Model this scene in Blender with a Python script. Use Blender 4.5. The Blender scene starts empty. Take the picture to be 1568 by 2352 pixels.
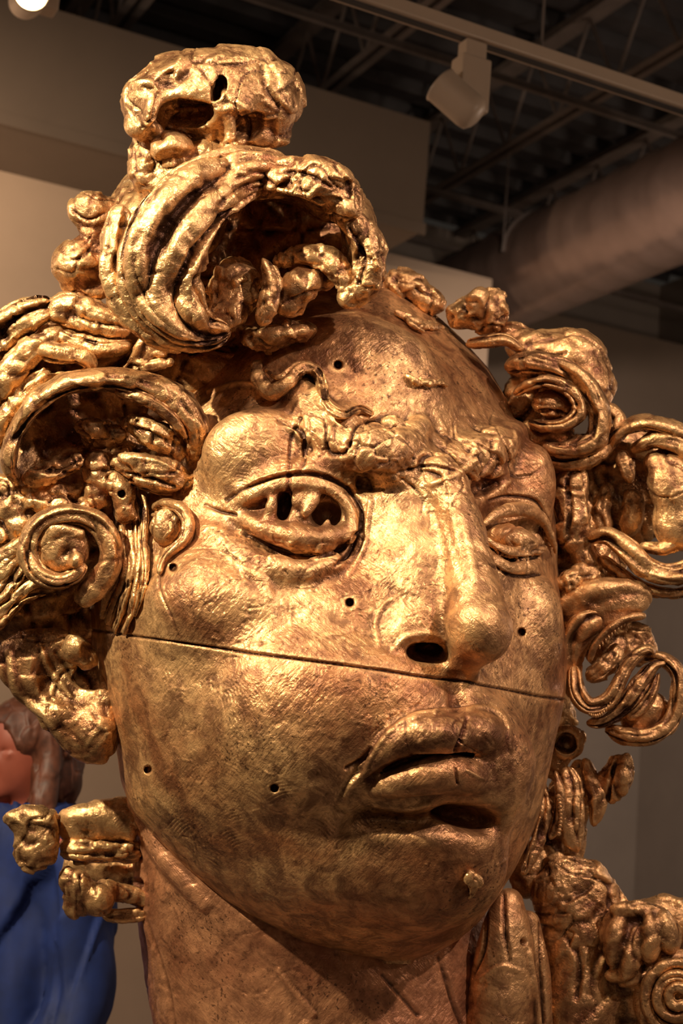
import bpy, math, random
import numpy as np
from mathutils import Vector, Matrix

S = bpy.context.scene
COL = S.collection
# ------------------------------------------------------------------ camera
FPX, W, H = 3400.0, 1568, 2352
CAM = Vector((0, 0, 1.6))
PITCH, ROLL = math.radians(9.5), math.radians(4.5)
cam = bpy.data.objects.new('camera', bpy.data.cameras.new('camera'))
COL.objects.link(cam)
Rm = Matrix.Rotation(math.radians(90) + PITCH, 3, 'X') @ Matrix.Rotation(ROLL, 3, 'Z')
cam.matrix_world = Matrix.Translation(CAM) @ Rm.to_4x4()
cam.data.sensor_fit = 'HORIZONTAL'; cam.data.sensor_width = 24.0
cam.data.lens = 24.0 * FPX / W
cam.data.clip_start = 0.05
cam.data.dof.use_dof = True
cam.data.dof.focus_distance = 1.98
cam.data.dof.aperture_fstop = 6.5
S.camera = cam
# ------------------------------------------------------------------ world and lights
S.view_settings.view_transform = 'Standard'; S.view_settings.look = 'None'
S.view_settings.gamma = 1.0; S.view_settings.use_curve_mapping = False
S.view_settings.exposure = 0.08
wd = bpy.data.worlds.new('world'); S.world = wd; wd.use_nodes = True
wd.node_tree.nodes['Background'].inputs[0].default_value = (0.9, 0.75, 0.6, 1)
wd.node_tree.nodes['Background'].inputs[1].default_value = 0.02
D0 = 2.2
PX = D0 / FPX
RN = np.array(Rm)
CN = np.array(CAM)
def unproj(P):
    """sculpting frame (x right, y down, z towards viewer, unit = one pixel at D0) -> world"""
    P = np.asarray(P, float)
    d = D0 - P[..., 2] * PX
    c = np.stack([(P[..., 0] - W/2) / FPX * d, -(P[..., 1] - H/2) / FPX * d, -d], -1)
    return c @ RN.T + CN
def spot(loc, tgt, power, size, blend, rad, col):
    l = bpy.data.lights.new('spot_lamp', 'SPOT'); o = bpy.data.objects.new('spot_lamp', l)
    COL.objects.link(o); o.location = loc
    o.rotation_euler = (Vector(tgt) - Vector(loc)).to_track_quat('-Z', 'Y').to_euler()
    l.energy = power; l.spot_size = math.radians(size); l.spot_blend = blend
    l.shadow_soft_size = rad; l.color = col
    return o
def area(loc, tgt, power, sx, sy, col):
    l = bpy.data.lights.new('area_fill', 'AREA'); o = bpy.data.objects.new('area_fill', l)
    COL.objects.link(o); o.location = loc
    o.rotation_euler = (Vector(tgt) - Vector(loc)).to_track_quat('-Z', 'Y').to_euler()
    l.energy = power; l.shape = 'RECTANGLE'; l.size = sx; l.size_y = sy; l.color = col
    return o
FACE = (0.0, 2.1, 1.85)
spot((-1.75, 0.75, 3.2), FACE, 470, 55, 0.5, 0.03, (1.0, 0.84, 0.58))      # key, track head up on the left
spot((-0.5, 0.7, 4.0), FACE, 120, 55, 0.6, 0.03, (1.0, 0.78, 0.56))         # track head nearly overhead
spot((1.7, 0.2, 3.5), (0.1, 2.1, 1.8), 205, 55, 0.6, 0.04, (1.0, 0.73, 0.60))        # second track head, from the right
spot((-3.2, 4.6, 4.0), (-1.6, 8.8, 2.6), 420, 100, 0.9, 0.1, (1.0, 0.72, 0.48))
spot((1.2, 5.2, 4.0), (2.2, 9.8, 1.8), 260, 100, 0.9, 0.1, (1.0, 0.78, 0.62))
def room_fill(loc, power, col=(1.0, 0.76, 0.58)):  # added point fill that brightens the room, no fixture behind it
    l = bpy.data.lights.new('room_fill', 'POINT'); o = bpy.data.objects.new('room_fill', l); COL.objects.link(o)
    o.location = loc; l.energy = power*0.75; l.color = col; l.shadow_soft_size = 0.15
room_fill((3.4, 1.5, 2.6), 60); room_fill((-2.8, 2.6, 2.8), 50); room_fill((4.2, 6.5, 3.0), 70)
area((0.3, -1.2, 3.0), (0, 2, 1.8), 6, 3.0, 1.5, (1.0, 0.78, 0.58))  # unseen soft fill added in front of the sculpture

# ------------------------------------------------------------------ helpers: scene objects
def link(name, me, mat, parent=None, **tags):
    o = bpy.data.objects.new(name, me); COL.objects.link(o)
    if mat is not None: me.materials.append(mat)
    if parent is not None: o.parent = parent
    for k, v in tags.items(): o[k] = v
    return o
def empty(name, loc, label, cat, group=None):
    o = bpy.data.objects.new(name, None); COL.objects.link(o); o.location = loc
    o.empty_display_size = 0.1
    o['label'] = label; o['category'] = cat
    if group: o['group'] = group
    return o
def quadmesh(name, V, Q, smooth=True):
    me = bpy.data.meshes.new(name)
    V = np.ascontiguousarray(V, np.float32); Q = np.ascontiguousarray(Q, np.int32)
    me.vertices.add(len(V)); me.vertices.foreach_set('co', V.ravel())
    n, k = Q.shape
    me.loops.add(n * k); me.loops.foreach_set('vertex_index', Q.ravel())
    me.polygons.add(n)
    me.polygons.foreach_set('loop_start', np.arange(0, n * k, k, dtype=np.int32))
    me.polygons.foreach_set('use_smooth', np.full(n, smooth))
    me.update(calc_edges=True); me.validate()
    return me
class MB:
    def __init__(s): s.v = []; s.f = []
    def add(s, vs, fs):
        b = len(s.v); s.v += [tuple(v) for v in vs]; s.f += [tuple(b + i for i in f) for f in fs]; return s
    def box(s, a, b, M=None):
        vs = [Vector((x, y, z)) for x in (a[0], b[0]) for y in (a[1], b[1]) for z in (a[2], b[2])]
        if M is not None: vs = [M @ v for v in vs]
        return s.add(vs, [(0,1,3,2),(4,6,7,5),(0,4,5,1),(2,3,7,6),(0,2,6,4),(1,5,7,3)])
    def tube(s, pts, r, n=12, caps=True):
        pts = [Vector(p) for p in pts]; rs = r if isinstance(r, (list, tuple)) else [r] * len(pts)
        vs = []; fs = []
        for i, p in enumerate(pts):
            t = (pts[min(i+1, len(pts)-1)] - pts[max(i-1, 0)]).normalized()
            a = t.orthogonal().normalized() if i == 0 else (a - t * a.dot(t)).normalized()
            b = t.cross(a)
            for k in range(n):
                th = 2*math.pi*k/n; vs.append(p + (a*math.cos(th) + b*math.sin(th))*rs[i])
        for i in range(len(pts)-1):
            for k in range(n):
                fs.append((i*n+k, i*n+(k+1)%n, (i+1)*n+(k+1)%n, (i+1)*n+k))
        if caps: fs += [tuple(range(n))[::-1], tuple((len(pts)-1)*n+k for k in range(n))]
        return s.add(vs, fs)
    def build(s, name, mat, parent=None, smooth=False, bevel=0, **tags):
        me = bpy.data.meshes.new(name); me.from_pydata(s.v, [], s.f); me.update()
        if smooth: me.polygons.foreach_set('use_smooth', [len(p.vertices) == 4 for p in me.polygons])
        o = link(name, me, mat, parent, **tags)
        if bevel:
            m = o.modifiers.new('bevel', 'BEVEL'); m.width = bevel; m.segments = 2
        return o

# ------------------------------------------------------------------ helpers: numpy noise
def _hash(ix, iy, iz, s):
    h = (ix.astype(np.uint32) * np.uint32(374761393) + iy.astype(np.uint32) * np.uint32(668265263)
         + iz.astype(np.uint32) * np.uint32(2147483647) + np.uint32(s * 1013 + 7) * np.uint32(3266489917))
    h = (h ^ (h >> np.uint32(13))) * np.uint32(1274126177)
    h = (h ^ (h >> np.uint32(16))) * np.uint32(2246822519)
    return ((h ^ (h >> np.uint32(15))) & np.uint32(0xffffff)).astype(np.float32) / 16777215.0
def vnoise(P, sc, seed=0):
    P = (P / sc).astype(np.float32); i = np.floor(P).astype(np.int32); f = P - i
    u = f * f * f * (f * (f * 6 - 15) + 10); r = 0
    for a in (0, 1):
        for b in (0, 1):
            for c in (0, 1):
                w = (u[:, 0] if a else 1-u[:, 0]) * (u[:, 1] if b else 1-u[:, 1]) * (u[:, 2] if c else 1-u[:, 2])
                r = r + w * _hash(i[:, 0]+a, i[:, 1]+b, i[:, 2]+c, seed)
    return r * 2 - 1
def fbm(P, sc, oct=3, seed=0):
    r = 0; a = 1; t = 0
    for o in range(oct):
        r = r + a * vnoise(P, sc / 2**o, seed + o * 17); t += a; a *= 0.5
    return r / t
def worley(P, sc, seed=0):
    P = (P / sc).astype(np.float32); i = np.floor(P).astype(np.int32); f = P - i
    d1 = np.full(len(P), 9., np.float32); d2 = d1.copy()
    for a in (-1, 0, 1):
        for b in (-1, 0, 1):
            for c in (-1, 0, 1):
                x, y, z = i[:, 0]+a, i[:, 1]+b, i[:, 2]+c
                dx = a + _hash(x, y, z, seed) - f[:, 0]
                dy = b + _hash(x, y, z, seed+1) - f[:, 1]
                dz = c + _hash(x, y, z, seed+2) - f[:, 2]
                d = dx*dx + dy*dy + dz*dz
                n = d < d1
                d2 = np.where(n, d1, np.minimum(d2, d)); d1 = np.where(n, d, d1)
    return np.sqrt(d1), np.sqrt(d2)
def warp(P, sc, amt, seed):
    return P + np.stack([vnoise(P, sc, seed+k*5) for k in range(3)], 1) * amt
def facet(P, sc, seed=0):
    """broad tilted planes meeting in soft ridges, like slabs of clay pressed on with a thumb"""
    Q = warp(P, sc * 1.1, sc * 0.45, seed)
    P_ = (Q / sc).astype(np.float32); i = np.floor(P_).astype(np.int32); f = P_ - i
    d1 = np.full(len(P_), 9., np.float32); d2 = d1.copy(); best = np.zeros(len(P_), np.float32)
    for a in (-1, 0, 1):
        for b in (-1, 0, 1):
            for c in (-1, 0, 1):
                x, y, z = i[:, 0]+a, i[:, 1]+b, i[:, 2]+c
                dx = a + _hash(x, y, z, seed) - f[:, 0]; dy = b + _hash(x, y, z, seed+1) - f[:, 1]; dz = c + _hash(x, y, z, seed+2) - f[:, 2]
                d = dx*dx + dy*dy + dz*dz
                h = (_hash(x, y, z, seed+3) - .5)*2.6*dx + (_hash(x, y, z, seed+4) - .5)*2.6*dy + (_hash(x, y, z, seed+5) - .5)*2.6*dz + (_hash(x, y, z, seed+6) - .5)*0.7
                n = d < d1
                d2 = np.where(n, d1, np.minimum(d2, d)); best = np.where(n, h, best); d1 = np.where(n, d, d1)
    e = np.clip((np.sqrt(d2) - np.sqrt(d1)) / 0.16, 0, 1); e = e*e*(3-2*e)
    return best * (0.25 + 0.75*e)
def clay(P, sc, seed=0):
    """thumbed planes, sparse creases"""
    cr = np.abs(vnoise(warp(P, sc*1.6, sc*0.5, seed+3), sc*1.5, seed+11))
    return facet(P, sc, seed) + 0.35*fbm(P, sc*1.3, 2, seed+9) - 0.8*np.clip(1 - cr/0.07, 0, 1)

# ------------------------------------------------------------------ helpers: curves
def crom(pts, step):
    """Catmull-Rom resampling of rows (x, y, z, extra...) at about `step` px"""
    P = np.array(pts, float)
    if len(P) == 2:
        n = max(2, int(np.linalg.norm(P[1, :2] - P[0, :2]) / step) + 1)
        t = np.linspace(0, 1, n)[:, None]; return P[0] * (1-t) + P[1] * t
    E = np.vstack([2*P[0]-P[1], P, 2*P[-1]-P[-2]]); out = []
    for i in range(1, len(E)-2):
        p0, p1, p2, p3 = E[i-1], E[i], E[i+1], E[i+2]
        n = max(2, int(np.linalg.norm(p2[:3] - p1[:3]) / step) + 1)
        t = np.linspace(0, 1, n, endpoint=False)[:, None]
        out.append(0.5*((2*p1) + (-p0+p2)*t + (2*p0-5*p1+4*p2-p3)*t*t + (-p0+3*p1-3*p2+p3)*t**3))
    out.append(E[-2][None]); return np.vstack(out)

# ------------------------------------------------------------------ helpers: clay volumes
class Vol:
    def __init__(s, lo, hi, cell):
        s.lo = np.array(lo, np.float32); s.c = cell
        s.n = (np.ceil((np.array(hi) - s.lo) / cell).astype(int) + 1)
        s.F = np.full(tuple(s.n), 60. * cell, np.float32)
        s.ax = [s.lo[k] + cell * np.arange(s.n[k], dtype=np.float32) for k in range(3)]
    def sub_(s, lo, hi):
        a = np.clip(np.floor((np.array(lo) - s.lo) / s.c).astype(int), 0, s.n); b = np.clip(np.ceil((np.array(hi) - s.lo) / s.c).astype(int) + 1, 0, s.n)
        sl = tuple(slice(a[k], b[k]) for k in range(3))
        X = s.ax[0][sl[0]][:, None, None]; Y = s.ax[1][sl[1]][None, :, None]; Z = s.ax[2][sl[2]][None, None, :]
        return sl, X, Y, Z
    def mix(s, sl, d, k, cut):
        F = s.F[sl]
        if F.size == 0: return s
        if cut: F = -F
        h = np.maximum(k - np.abs(F - d), 0) / k
        R = np.minimum(F, d) - h*h*k*0.25
        s.F[sl] = -R if cut else R
        return s
    def ell(s, c, r, k=20, rz=0, ry=0, cut=False):
        c = np.array(c, float); r = np.array(r, float); m = r.max() + k + 2*s.c
        sl, X, Y, Z = s.sub_(c - m, c + m)
        x, y, z = X - c[0], Y - c[1], Z - c[2]
        if rz: a = math.radians(rz); x, y = x*math.cos(a) + y*math.sin(a), -x*math.sin(a) + y*math.cos(a)
        if ry: a = math.radians(ry); x, z = x*math.cos(a) + z*math.sin(a), -x*math.sin(a) + z*math.cos(a)
        k0 = np.sqrt((x/r[0])**2 + (y/r[1])**2 + (z/r[2])**2) + 1e-6
        k1 = np.sqrt((x/r[0]**2)**2 + (y/r[1]**2)**2 + (z/r[2]**2)**2) + 1e-9
        return s.mix(sl, (k0*(k0-1)/k1).astype(np.float32), k, cut)
    def tube(s, pts, k=20, step=None, cut=False, sy=1.0):
        P = crom(pts, step or 25 * s.c / 5)
        m = P[:, 3].max() + k + 2*s.c
        sl, X, Y, Z = s.sub_(P[:, :3].min(0) - m, P[:, :3].max(0) + m)
        D = np.full(np.broadcast_shapes(X.shape, Y.shape, Z.shape), 1e3, np.float32)
        if D.size == 0: return s
        for i in range(len(P)-1):
            a, b = P[i], P[i+1]; v = b[:3] - a[:3]; L = max((v*v).sum(), 1e-9)
            m2 = max(a[3], b[3]) + k + 2*s.c
            lo = np.minimum(a[:3], b[:3]) - m2; hi = np.maximum(a[:3], b[:3]) + m2
            s2, x, y, z = s.sub_(lo, hi)
            q = tuple(slice(max(s2[j].start - sl[j].start, 0), max(s2[j].stop - sl[j].start, 0)) for j in range(3))
            x, y, z = x - a[0], y - a[1], z - a[2]
            t = np.clip((x*v[0] + y*v[1] + z*v[2]) / L, 0, 1)
            d = np.sqrt((x - t*v[0])**2 + (y - t*v[1])**2 + (z - t*v[2])**2) - (a[3] + (b[3]-a[3])*t)
            D[q] = np.minimum(D[q], d)
        return s.mix(sl, D, k, cut)
    def mesh(s):
        F = s.F; ins = F < 0
        nx, ny, nz = F.shape
        cnt = np.zeros((nx-1, ny-1, nz-1), np.uint8)
        for a in (0, 1):
            for b in (0, 1):
                for c in (0, 1):
                    cnt += ins[a:nx-1+a, b:ny-1+b, c:nz-1+c]
        act = (cnt > 0) & (cnt < 8)
        I = np.argwhere(act); n = len(I)
        idx = np.full(act.shape, -1, np.int32); idx[act] = np.arange(n, dtype=np.int32)
        acc = np.zeros((n, 3), np.float32); num = np.zeros(n, np.float32)
        cor = {}
        for a in (0, 1):
            for b in (0, 1):
                for c in (0, 1): cor[a, b, c] = F[I[:, 0]+a, I[:, 1]+b, I[:, 2]+c]
        for ax in range(3):
            for u in (0, 1):
                for v in (0, 1):
                    p = [u, v]; p.insert(ax, 0); q = [u, v]; q.insert(ax, 1)
                    f0, f1 = cor[tuple(p)], cor[tuple(q)]
                    m = (f0 < 0) != (f1 < 0)
                    t = np.where(m, f0 / np.where(m, f0 - f1, 1), 0)
                    for k in range(3): acc[:, k] += np.where(m, t if k == ax else p[k], 0)
                    num += m
        V = s.lo + (I + acc / num[:, None]) * s.c
        Q = []
        for ax in range(3):
            o1, o2 = [(1, 2), (2, 0), (0, 1)][ax]
            sl0 = [slice(1, -1)] * 3; sl1 = [slice(1, -1)] * 3
            sl0[ax] = slice(0, F.shape[ax]-1); sl1[ax] = slice(1, F.shape[ax])
            A, B = ins[tuple(sl0)], ins[tuple(sl1)]
            for flip, M in ((False, A & ~B), (True, ~A & B)):
                E = np.argwhere(M)
                if not len(E): continue
                E[:, o1] += 1; E[:, o2] += 1
                def g(da, db):
                    e = E.copy(); e[:, o1] -= da; e[:, o2] -= db
                    return idx[e[:, 0], e[:, 1], e[:, 2]]
                q = [g(1, 1), g(0, 1), g(0, 0), g(1, 0)]
                if flip: q = q[::-1]
                Q.append(np.stack(q, 1))
        return V.astype(np.float32), np.vstack(Q)
def normals(V, Q):
    a = V[Q[:, 2]] - V[Q[:, 0]]; b = V[Q[:, 3 if Q.shape[1] > 3 else 1]] - V[Q[:, 1]]
    if Q.shape[1] == 3: a, b = V[Q[:, 1]] - V[Q[:, 0]], V[Q[:, 2]] - V[Q[:, 0]]
    n = np.cross(a, b); N = np.zeros_like(V, dtype=np.float64)
    for k in range(Q.shape[1]):
        for c in range(3): N[:, c] += np.bincount(Q[:, k], n[:, c], len(V))
    return (N / (np.linalg.norm(N, axis=1, keepdims=True) + 1e-12)).astype(np.float32)
def smooth(V, Q, it=1, f=0.5):
    i = np.concatenate([Q.ravel(), np.roll(Q, -1, 1).ravel()]); j = np.concatenate([np.roll(Q, -1, 1).ravel(), Q.ravel()])
    c = np.bincount(i, minlength=len(V))[:, None]
    for _ in range(it):
        A = np.stack([np.bincount(i, V[j, k], len(V)) for k in range(3)], 1) / np.maximum(c, 1)
        V = V + (A - V) * f
    return V.astype(np.float32)
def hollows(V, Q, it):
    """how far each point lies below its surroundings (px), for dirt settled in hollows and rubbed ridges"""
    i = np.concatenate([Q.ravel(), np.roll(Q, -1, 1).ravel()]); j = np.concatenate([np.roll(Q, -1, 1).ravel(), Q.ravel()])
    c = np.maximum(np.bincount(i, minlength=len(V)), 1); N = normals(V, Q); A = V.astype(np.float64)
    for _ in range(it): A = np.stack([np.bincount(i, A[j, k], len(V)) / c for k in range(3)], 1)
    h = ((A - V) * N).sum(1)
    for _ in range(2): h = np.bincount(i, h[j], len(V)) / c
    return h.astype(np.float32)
def subdiv(V, Q):
    n = len(V); e = np.stack([Q, np.roll(Q, -1, 1)], 2).reshape(-1, 2); e.sort(axis=1)
    key = e[:, 0].astype(np.int64) * n + e[:, 1]
    u, inv = np.unique(key, return_inverse=True)
    E = 0.5 * (V[u // n] + V[u % n]); C = V[Q].mean(1)
    em = (n + inv).reshape(-1, 4); cm = n + len(u) + np.arange(len(Q))
    V2 = np.vstack([V, E, C])
    R = [np.stack([Q[:, k], em[:, k], cm, em[:, k-1]], 1) for k in range(4)]
    Q2 = np.vstack(R)
    return smooth(V2, Q2, 1, 0.6), Q2
def cull(V, Q, keep):
    """drop the faces whose vertices all fail `keep`"""
    q = Q[keep[Q].any(1)]; used = np.unique(q); m = np.full(len(V), -1); m[used] = np.arange(len(used))
    return V[used], m[q]

# stroke brushes: work like a modelling tool pressed into or laid onto the front of the clay
def stroke(V, N, pts, prof='round', nz=0.02, along='n', zmin=-1e9, zmax=1e9, step=12):
    """pts rows (x, y, radius, height)"""
    P = np.array([(p[0], p[1], 0, p[2], p[3]) for p in pts], float)
    P = crom(P, step) if len(P) > 1 else np.vstack([P, P + [0.01, 0, 0, 0, 0]])
    R = P[:, 3].max()
    m = np.where((V[:, 0] > P[:, 0].min()-R) & (V[:, 0] < P[:, 0].max()+R) & (V[:, 1] > P[:, 1].min()-R)
                 & (V[:, 1] < P[:, 1].max()+R) & (N[:, 2] > nz) & (V[:, 2] > zmin) & (V[:, 2] < zmax))[0]
    if not len(m): return
    x, y = V[m, 0], V[m, 1]; best = np.full(len(m), 9e9); rr = np.ones(len(m)); hh = np.zeros(len(m))
    for i in range(len(P)-1):
        a, b = P[i], P[i+1]; vx, vy = b[0]-a[0], b[1]-a[1]; L = vx*vx + vy*vy + 1e-9
        t = np.clip(((x-a[0])*vx + (y-a[1])*vy)/L, 0, 1)
        r = a[3] + (b[3]-a[3])*t
        d = np.hypot(x-a[0]-t*vx, y-a[1]-t*vy) / np.maximum(r, .1)
        k = d < best; best = np.where(k, d, best); rr = np.where(k, r, rr); hh = np.where(k, a[4] + (b[4]-a[4])*t, hh)
    d = np.clip(best, 0, 1)
    if prof == 'round': w = (1-d*d)**2
    elif prof == 'flat': w = 1 - np.clip((d-0.6)/0.4, 0, 1)**2 * (3 - 2*np.clip((d-0.6)/0.4, 0, 1))
    elif prof == 'sharp': w = (1-d)**1.5
    elif prof == 'dome': w = np.sqrt(np.clip(1-d*d, 0, 1))
    if along == 'n': V[m] += N[m] * (hh*w)[:, None]
    else: V[m, 2] += hh*w

def lock(pts, wd=None, grooves=5, gd=0.16, seed=0, amp=5.0, nsc=34, ring=52, step=4.5, e=2.4, tw=0.0, cup=0.0, cl=1.0):
    """a modelled lock of hair: rows (x, y, z, half width, half thickness). wd: broad direction ('p' = in the picture-parallel plane)"""
    P = crom(pts, step); C = P[:, :3]; n = len(C)
    T = np.gradient(C, axis=0); T /= np.linalg.norm(T, axis=1, keepdims=True) + 1e-9
    if wd is None: A = np.cross(T, np.array([0., 0., 1.]))
    else: A = np.tile(np.array(wd, float), (n, 1))
    A -= T * (A*T).sum(1, keepdims=True); A /= np.linalg.norm(A, axis=1, keepdims=True) + 1e-9
    B = np.cross(T, A)
    for i in range(1, n):
        if (A[i]*A[i-1]).sum() < 0: A[i] *= -1; B[i] *= -1
    s = np.concatenate([[0], np.cumsum(np.linalg.norm(np.diff(C, axis=0), axis=1))])
    L = s[-1]; W_, T_ = P[:, 3].copy(), P[:, 4].copy()
    cap = np.sqrt(np.clip(1 - (1 - np.clip(np.minimum(s, L-s) / (T_*1.0+1), 0, 1))**2, 0.0, 1))
    cap = np.maximum(cap, 0.02)
    th = np.linspace(0, 2*np.pi, ring, endpoint=False)
    ct, st = np.cos(th), np.sin(th)
    cx = np.sign(ct)*np.abs(ct)**(2/e); cy = np.sign(st)*np.abs(st)**(2/e)
    rs = np.random.RandomState(seed)
    g = 0
    if grooves:
        tt = np.stack(np.broadcast_arrays(np.cos(th)[None, :]*grooves*0.26 + rs.rand()*50, np.sin(th)[None, :]*grooves*0.26 + rs.rand()*9 + tw*s[:, None]/100, s[:, None]/330.0), -1).reshape(-1, 3)
        n1 = vnoise(tt, 1.0, seed).reshape(n, ring); n2 = vnoise(tt*2.1, 1.0, seed+4).reshape(n, ring)
        g = gd * (np.clip(np.abs(n1)/0.32, 0, 1)**0.7 - 0.8) * 1.25 + 0.28*gd*(np.clip(np.abs(n2)/0.4, 0, 1)**0.8 - 0.7)
    m = (1 + g) * np.ones((n, ring))
    u = cx[None]*W_[:, None]*cap[:, None]*(1 + (m-1)*0.6); v = cy[None]*T_[:, None]*cap[:, None]*1.0
    v = v*(1 + (m-1)*1.6)
    if cup: v = v + cup * (cx[None]**2 - 0.5) * W_[:, None]*cap[:, None]
    V = C[:, None, :] + A[:, None, :]*u[..., None] + B[:, None, :]*v[..., None]
    V = V.reshape(-1, 3).astype(np.float32)
    i, k = np.meshgrid(np.arange(n-1), np.arange(ring), indexing='ij'); k1 = (k+1) % ring
    Q = np.stack([i*ring+k, i*ring+k1, (i+1)*ring+k1, (i+1)*ring+k], -1).reshape(-1, 4)
    base = len(V)
    V = np.vstack([V, V[:ring].mean(0), V[-ring:].mean(0)]).astype(np.float32)
    r = np.arange(ring); r1 = (r+1) % ring
    T1 = np.stack([r1, r, np.full(ring, base), np.full(ring, base)], 1)
    T2 = np.stack([(n-1)*ring+r, (n-1)*ring+r1, np.full(ring, base+1), np.full(ring, base+1)], 1)
    # caps as fans of quads with every second vertex
    T1 = np.stack([r[1::2], r[0::2], np.full(ring//2, base), r1[1::2]], 1)
    T1 = np.stack([r1[1::2], r[1::2], r[0::2], np.full(ring//2, base)], 1)
    T2 = np.stack([(n-1)*ring+r[0::2], (n-1)*ring+r[1::2], (n-1)*ring+r1[1::2], np.full(ring//2, base+1)], 1)
    Q = np.vstack([Q, T1, T2])
    # orient outwards
    N = normals(V, Q)
    if ((V[:base] - np.repeat(C, ring, 0)) * N[:base]).sum() < 0: Q = Q[:, ::-1].copy(); N = -N
    V = rough(V, N, amp, nsc, seed, cl)
    return V, Q
def rough(V, N, amp, nsc, seed, cl=1.0):
    nsc = nsc * 1.35
    d = amp * (1.15*clay(V, nsc, seed*7+3) * cl + 0.9*fbm(V, nsc*2.2, 2, seed*7+1)) + amp*0.2*(clay(V, nsc*0.45, seed*7+5))
    return V + N * d[:, None].astype(np.float32)
# ------------------------------------------------------------------ materials
def newmat(name):
    m = bpy.data.materials.new(name); m.use_nodes = True
    nt = m.node_tree; b = nt.nodes['Principled BSDF']
    return m, nt, b
def nd(nt, t, **kw):
    n = nt.nodes.new(t)
    for k, v in kw.items():
        if k.startswith('i_'): n.inputs[int(k[2:]) if k[2:].isdigit() else k[2:].replace('_', ' ')].default_value = v
        else: setattr(n, k, v)
    return n
def ramp(nt, src, stops):
    r = nd(nt, 'ShaderNodeValToRGB'); e = r.color_ramp.elements
    while len(e) < len(stops): e.new(0.5)
    for el, (p, c) in zip(e, stops):
        el.position = p; el.color = c if isinstance(c, tuple) else (c, c, c, 1)
    nt.links.new(src, r.inputs[0]); return r.outputs[0]
def mixc(nt, f, a, b, mode='MIX'):
    m = nd(nt, 'ShaderNodeMix', data_type='RGBA', blend_type=mode)
    for k, v in ((0, f), (6, a), (7, b)):
        if isinstance(v, (int, float)): m.inputs[k].default_value = v
        elif isinstance(v, tuple): m.inputs[k].default_value = v
        else: nt.links.new(v, m.inputs[k])
    return m.outputs[2]
def noise(nt, vec, scale, detail=4, rough=0.6, dist=0.0, mp=None):
    if mp:
        q = nd(nt, 'ShaderNodeMapping', vector_type='TEXTURE'); q.inputs['Scale'].default_value = mp[0]; q.inputs['Rotation'].default_value = mp[1]
        nt.links.new(vec, q.inputs[0]); vec = q.outputs[0]
    n = nd(nt, 'ShaderNodeTexNoise'); n.inputs['Scale'].default_value = scale; n.inputs['Detail'].default_value = detail
    n.inputs['Roughness'].default_value = rough; n.inputs['Distortion'].default_value = dist
    nt.links.new(vec, n.inputs['Vector']); return n.outputs[0]
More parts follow.
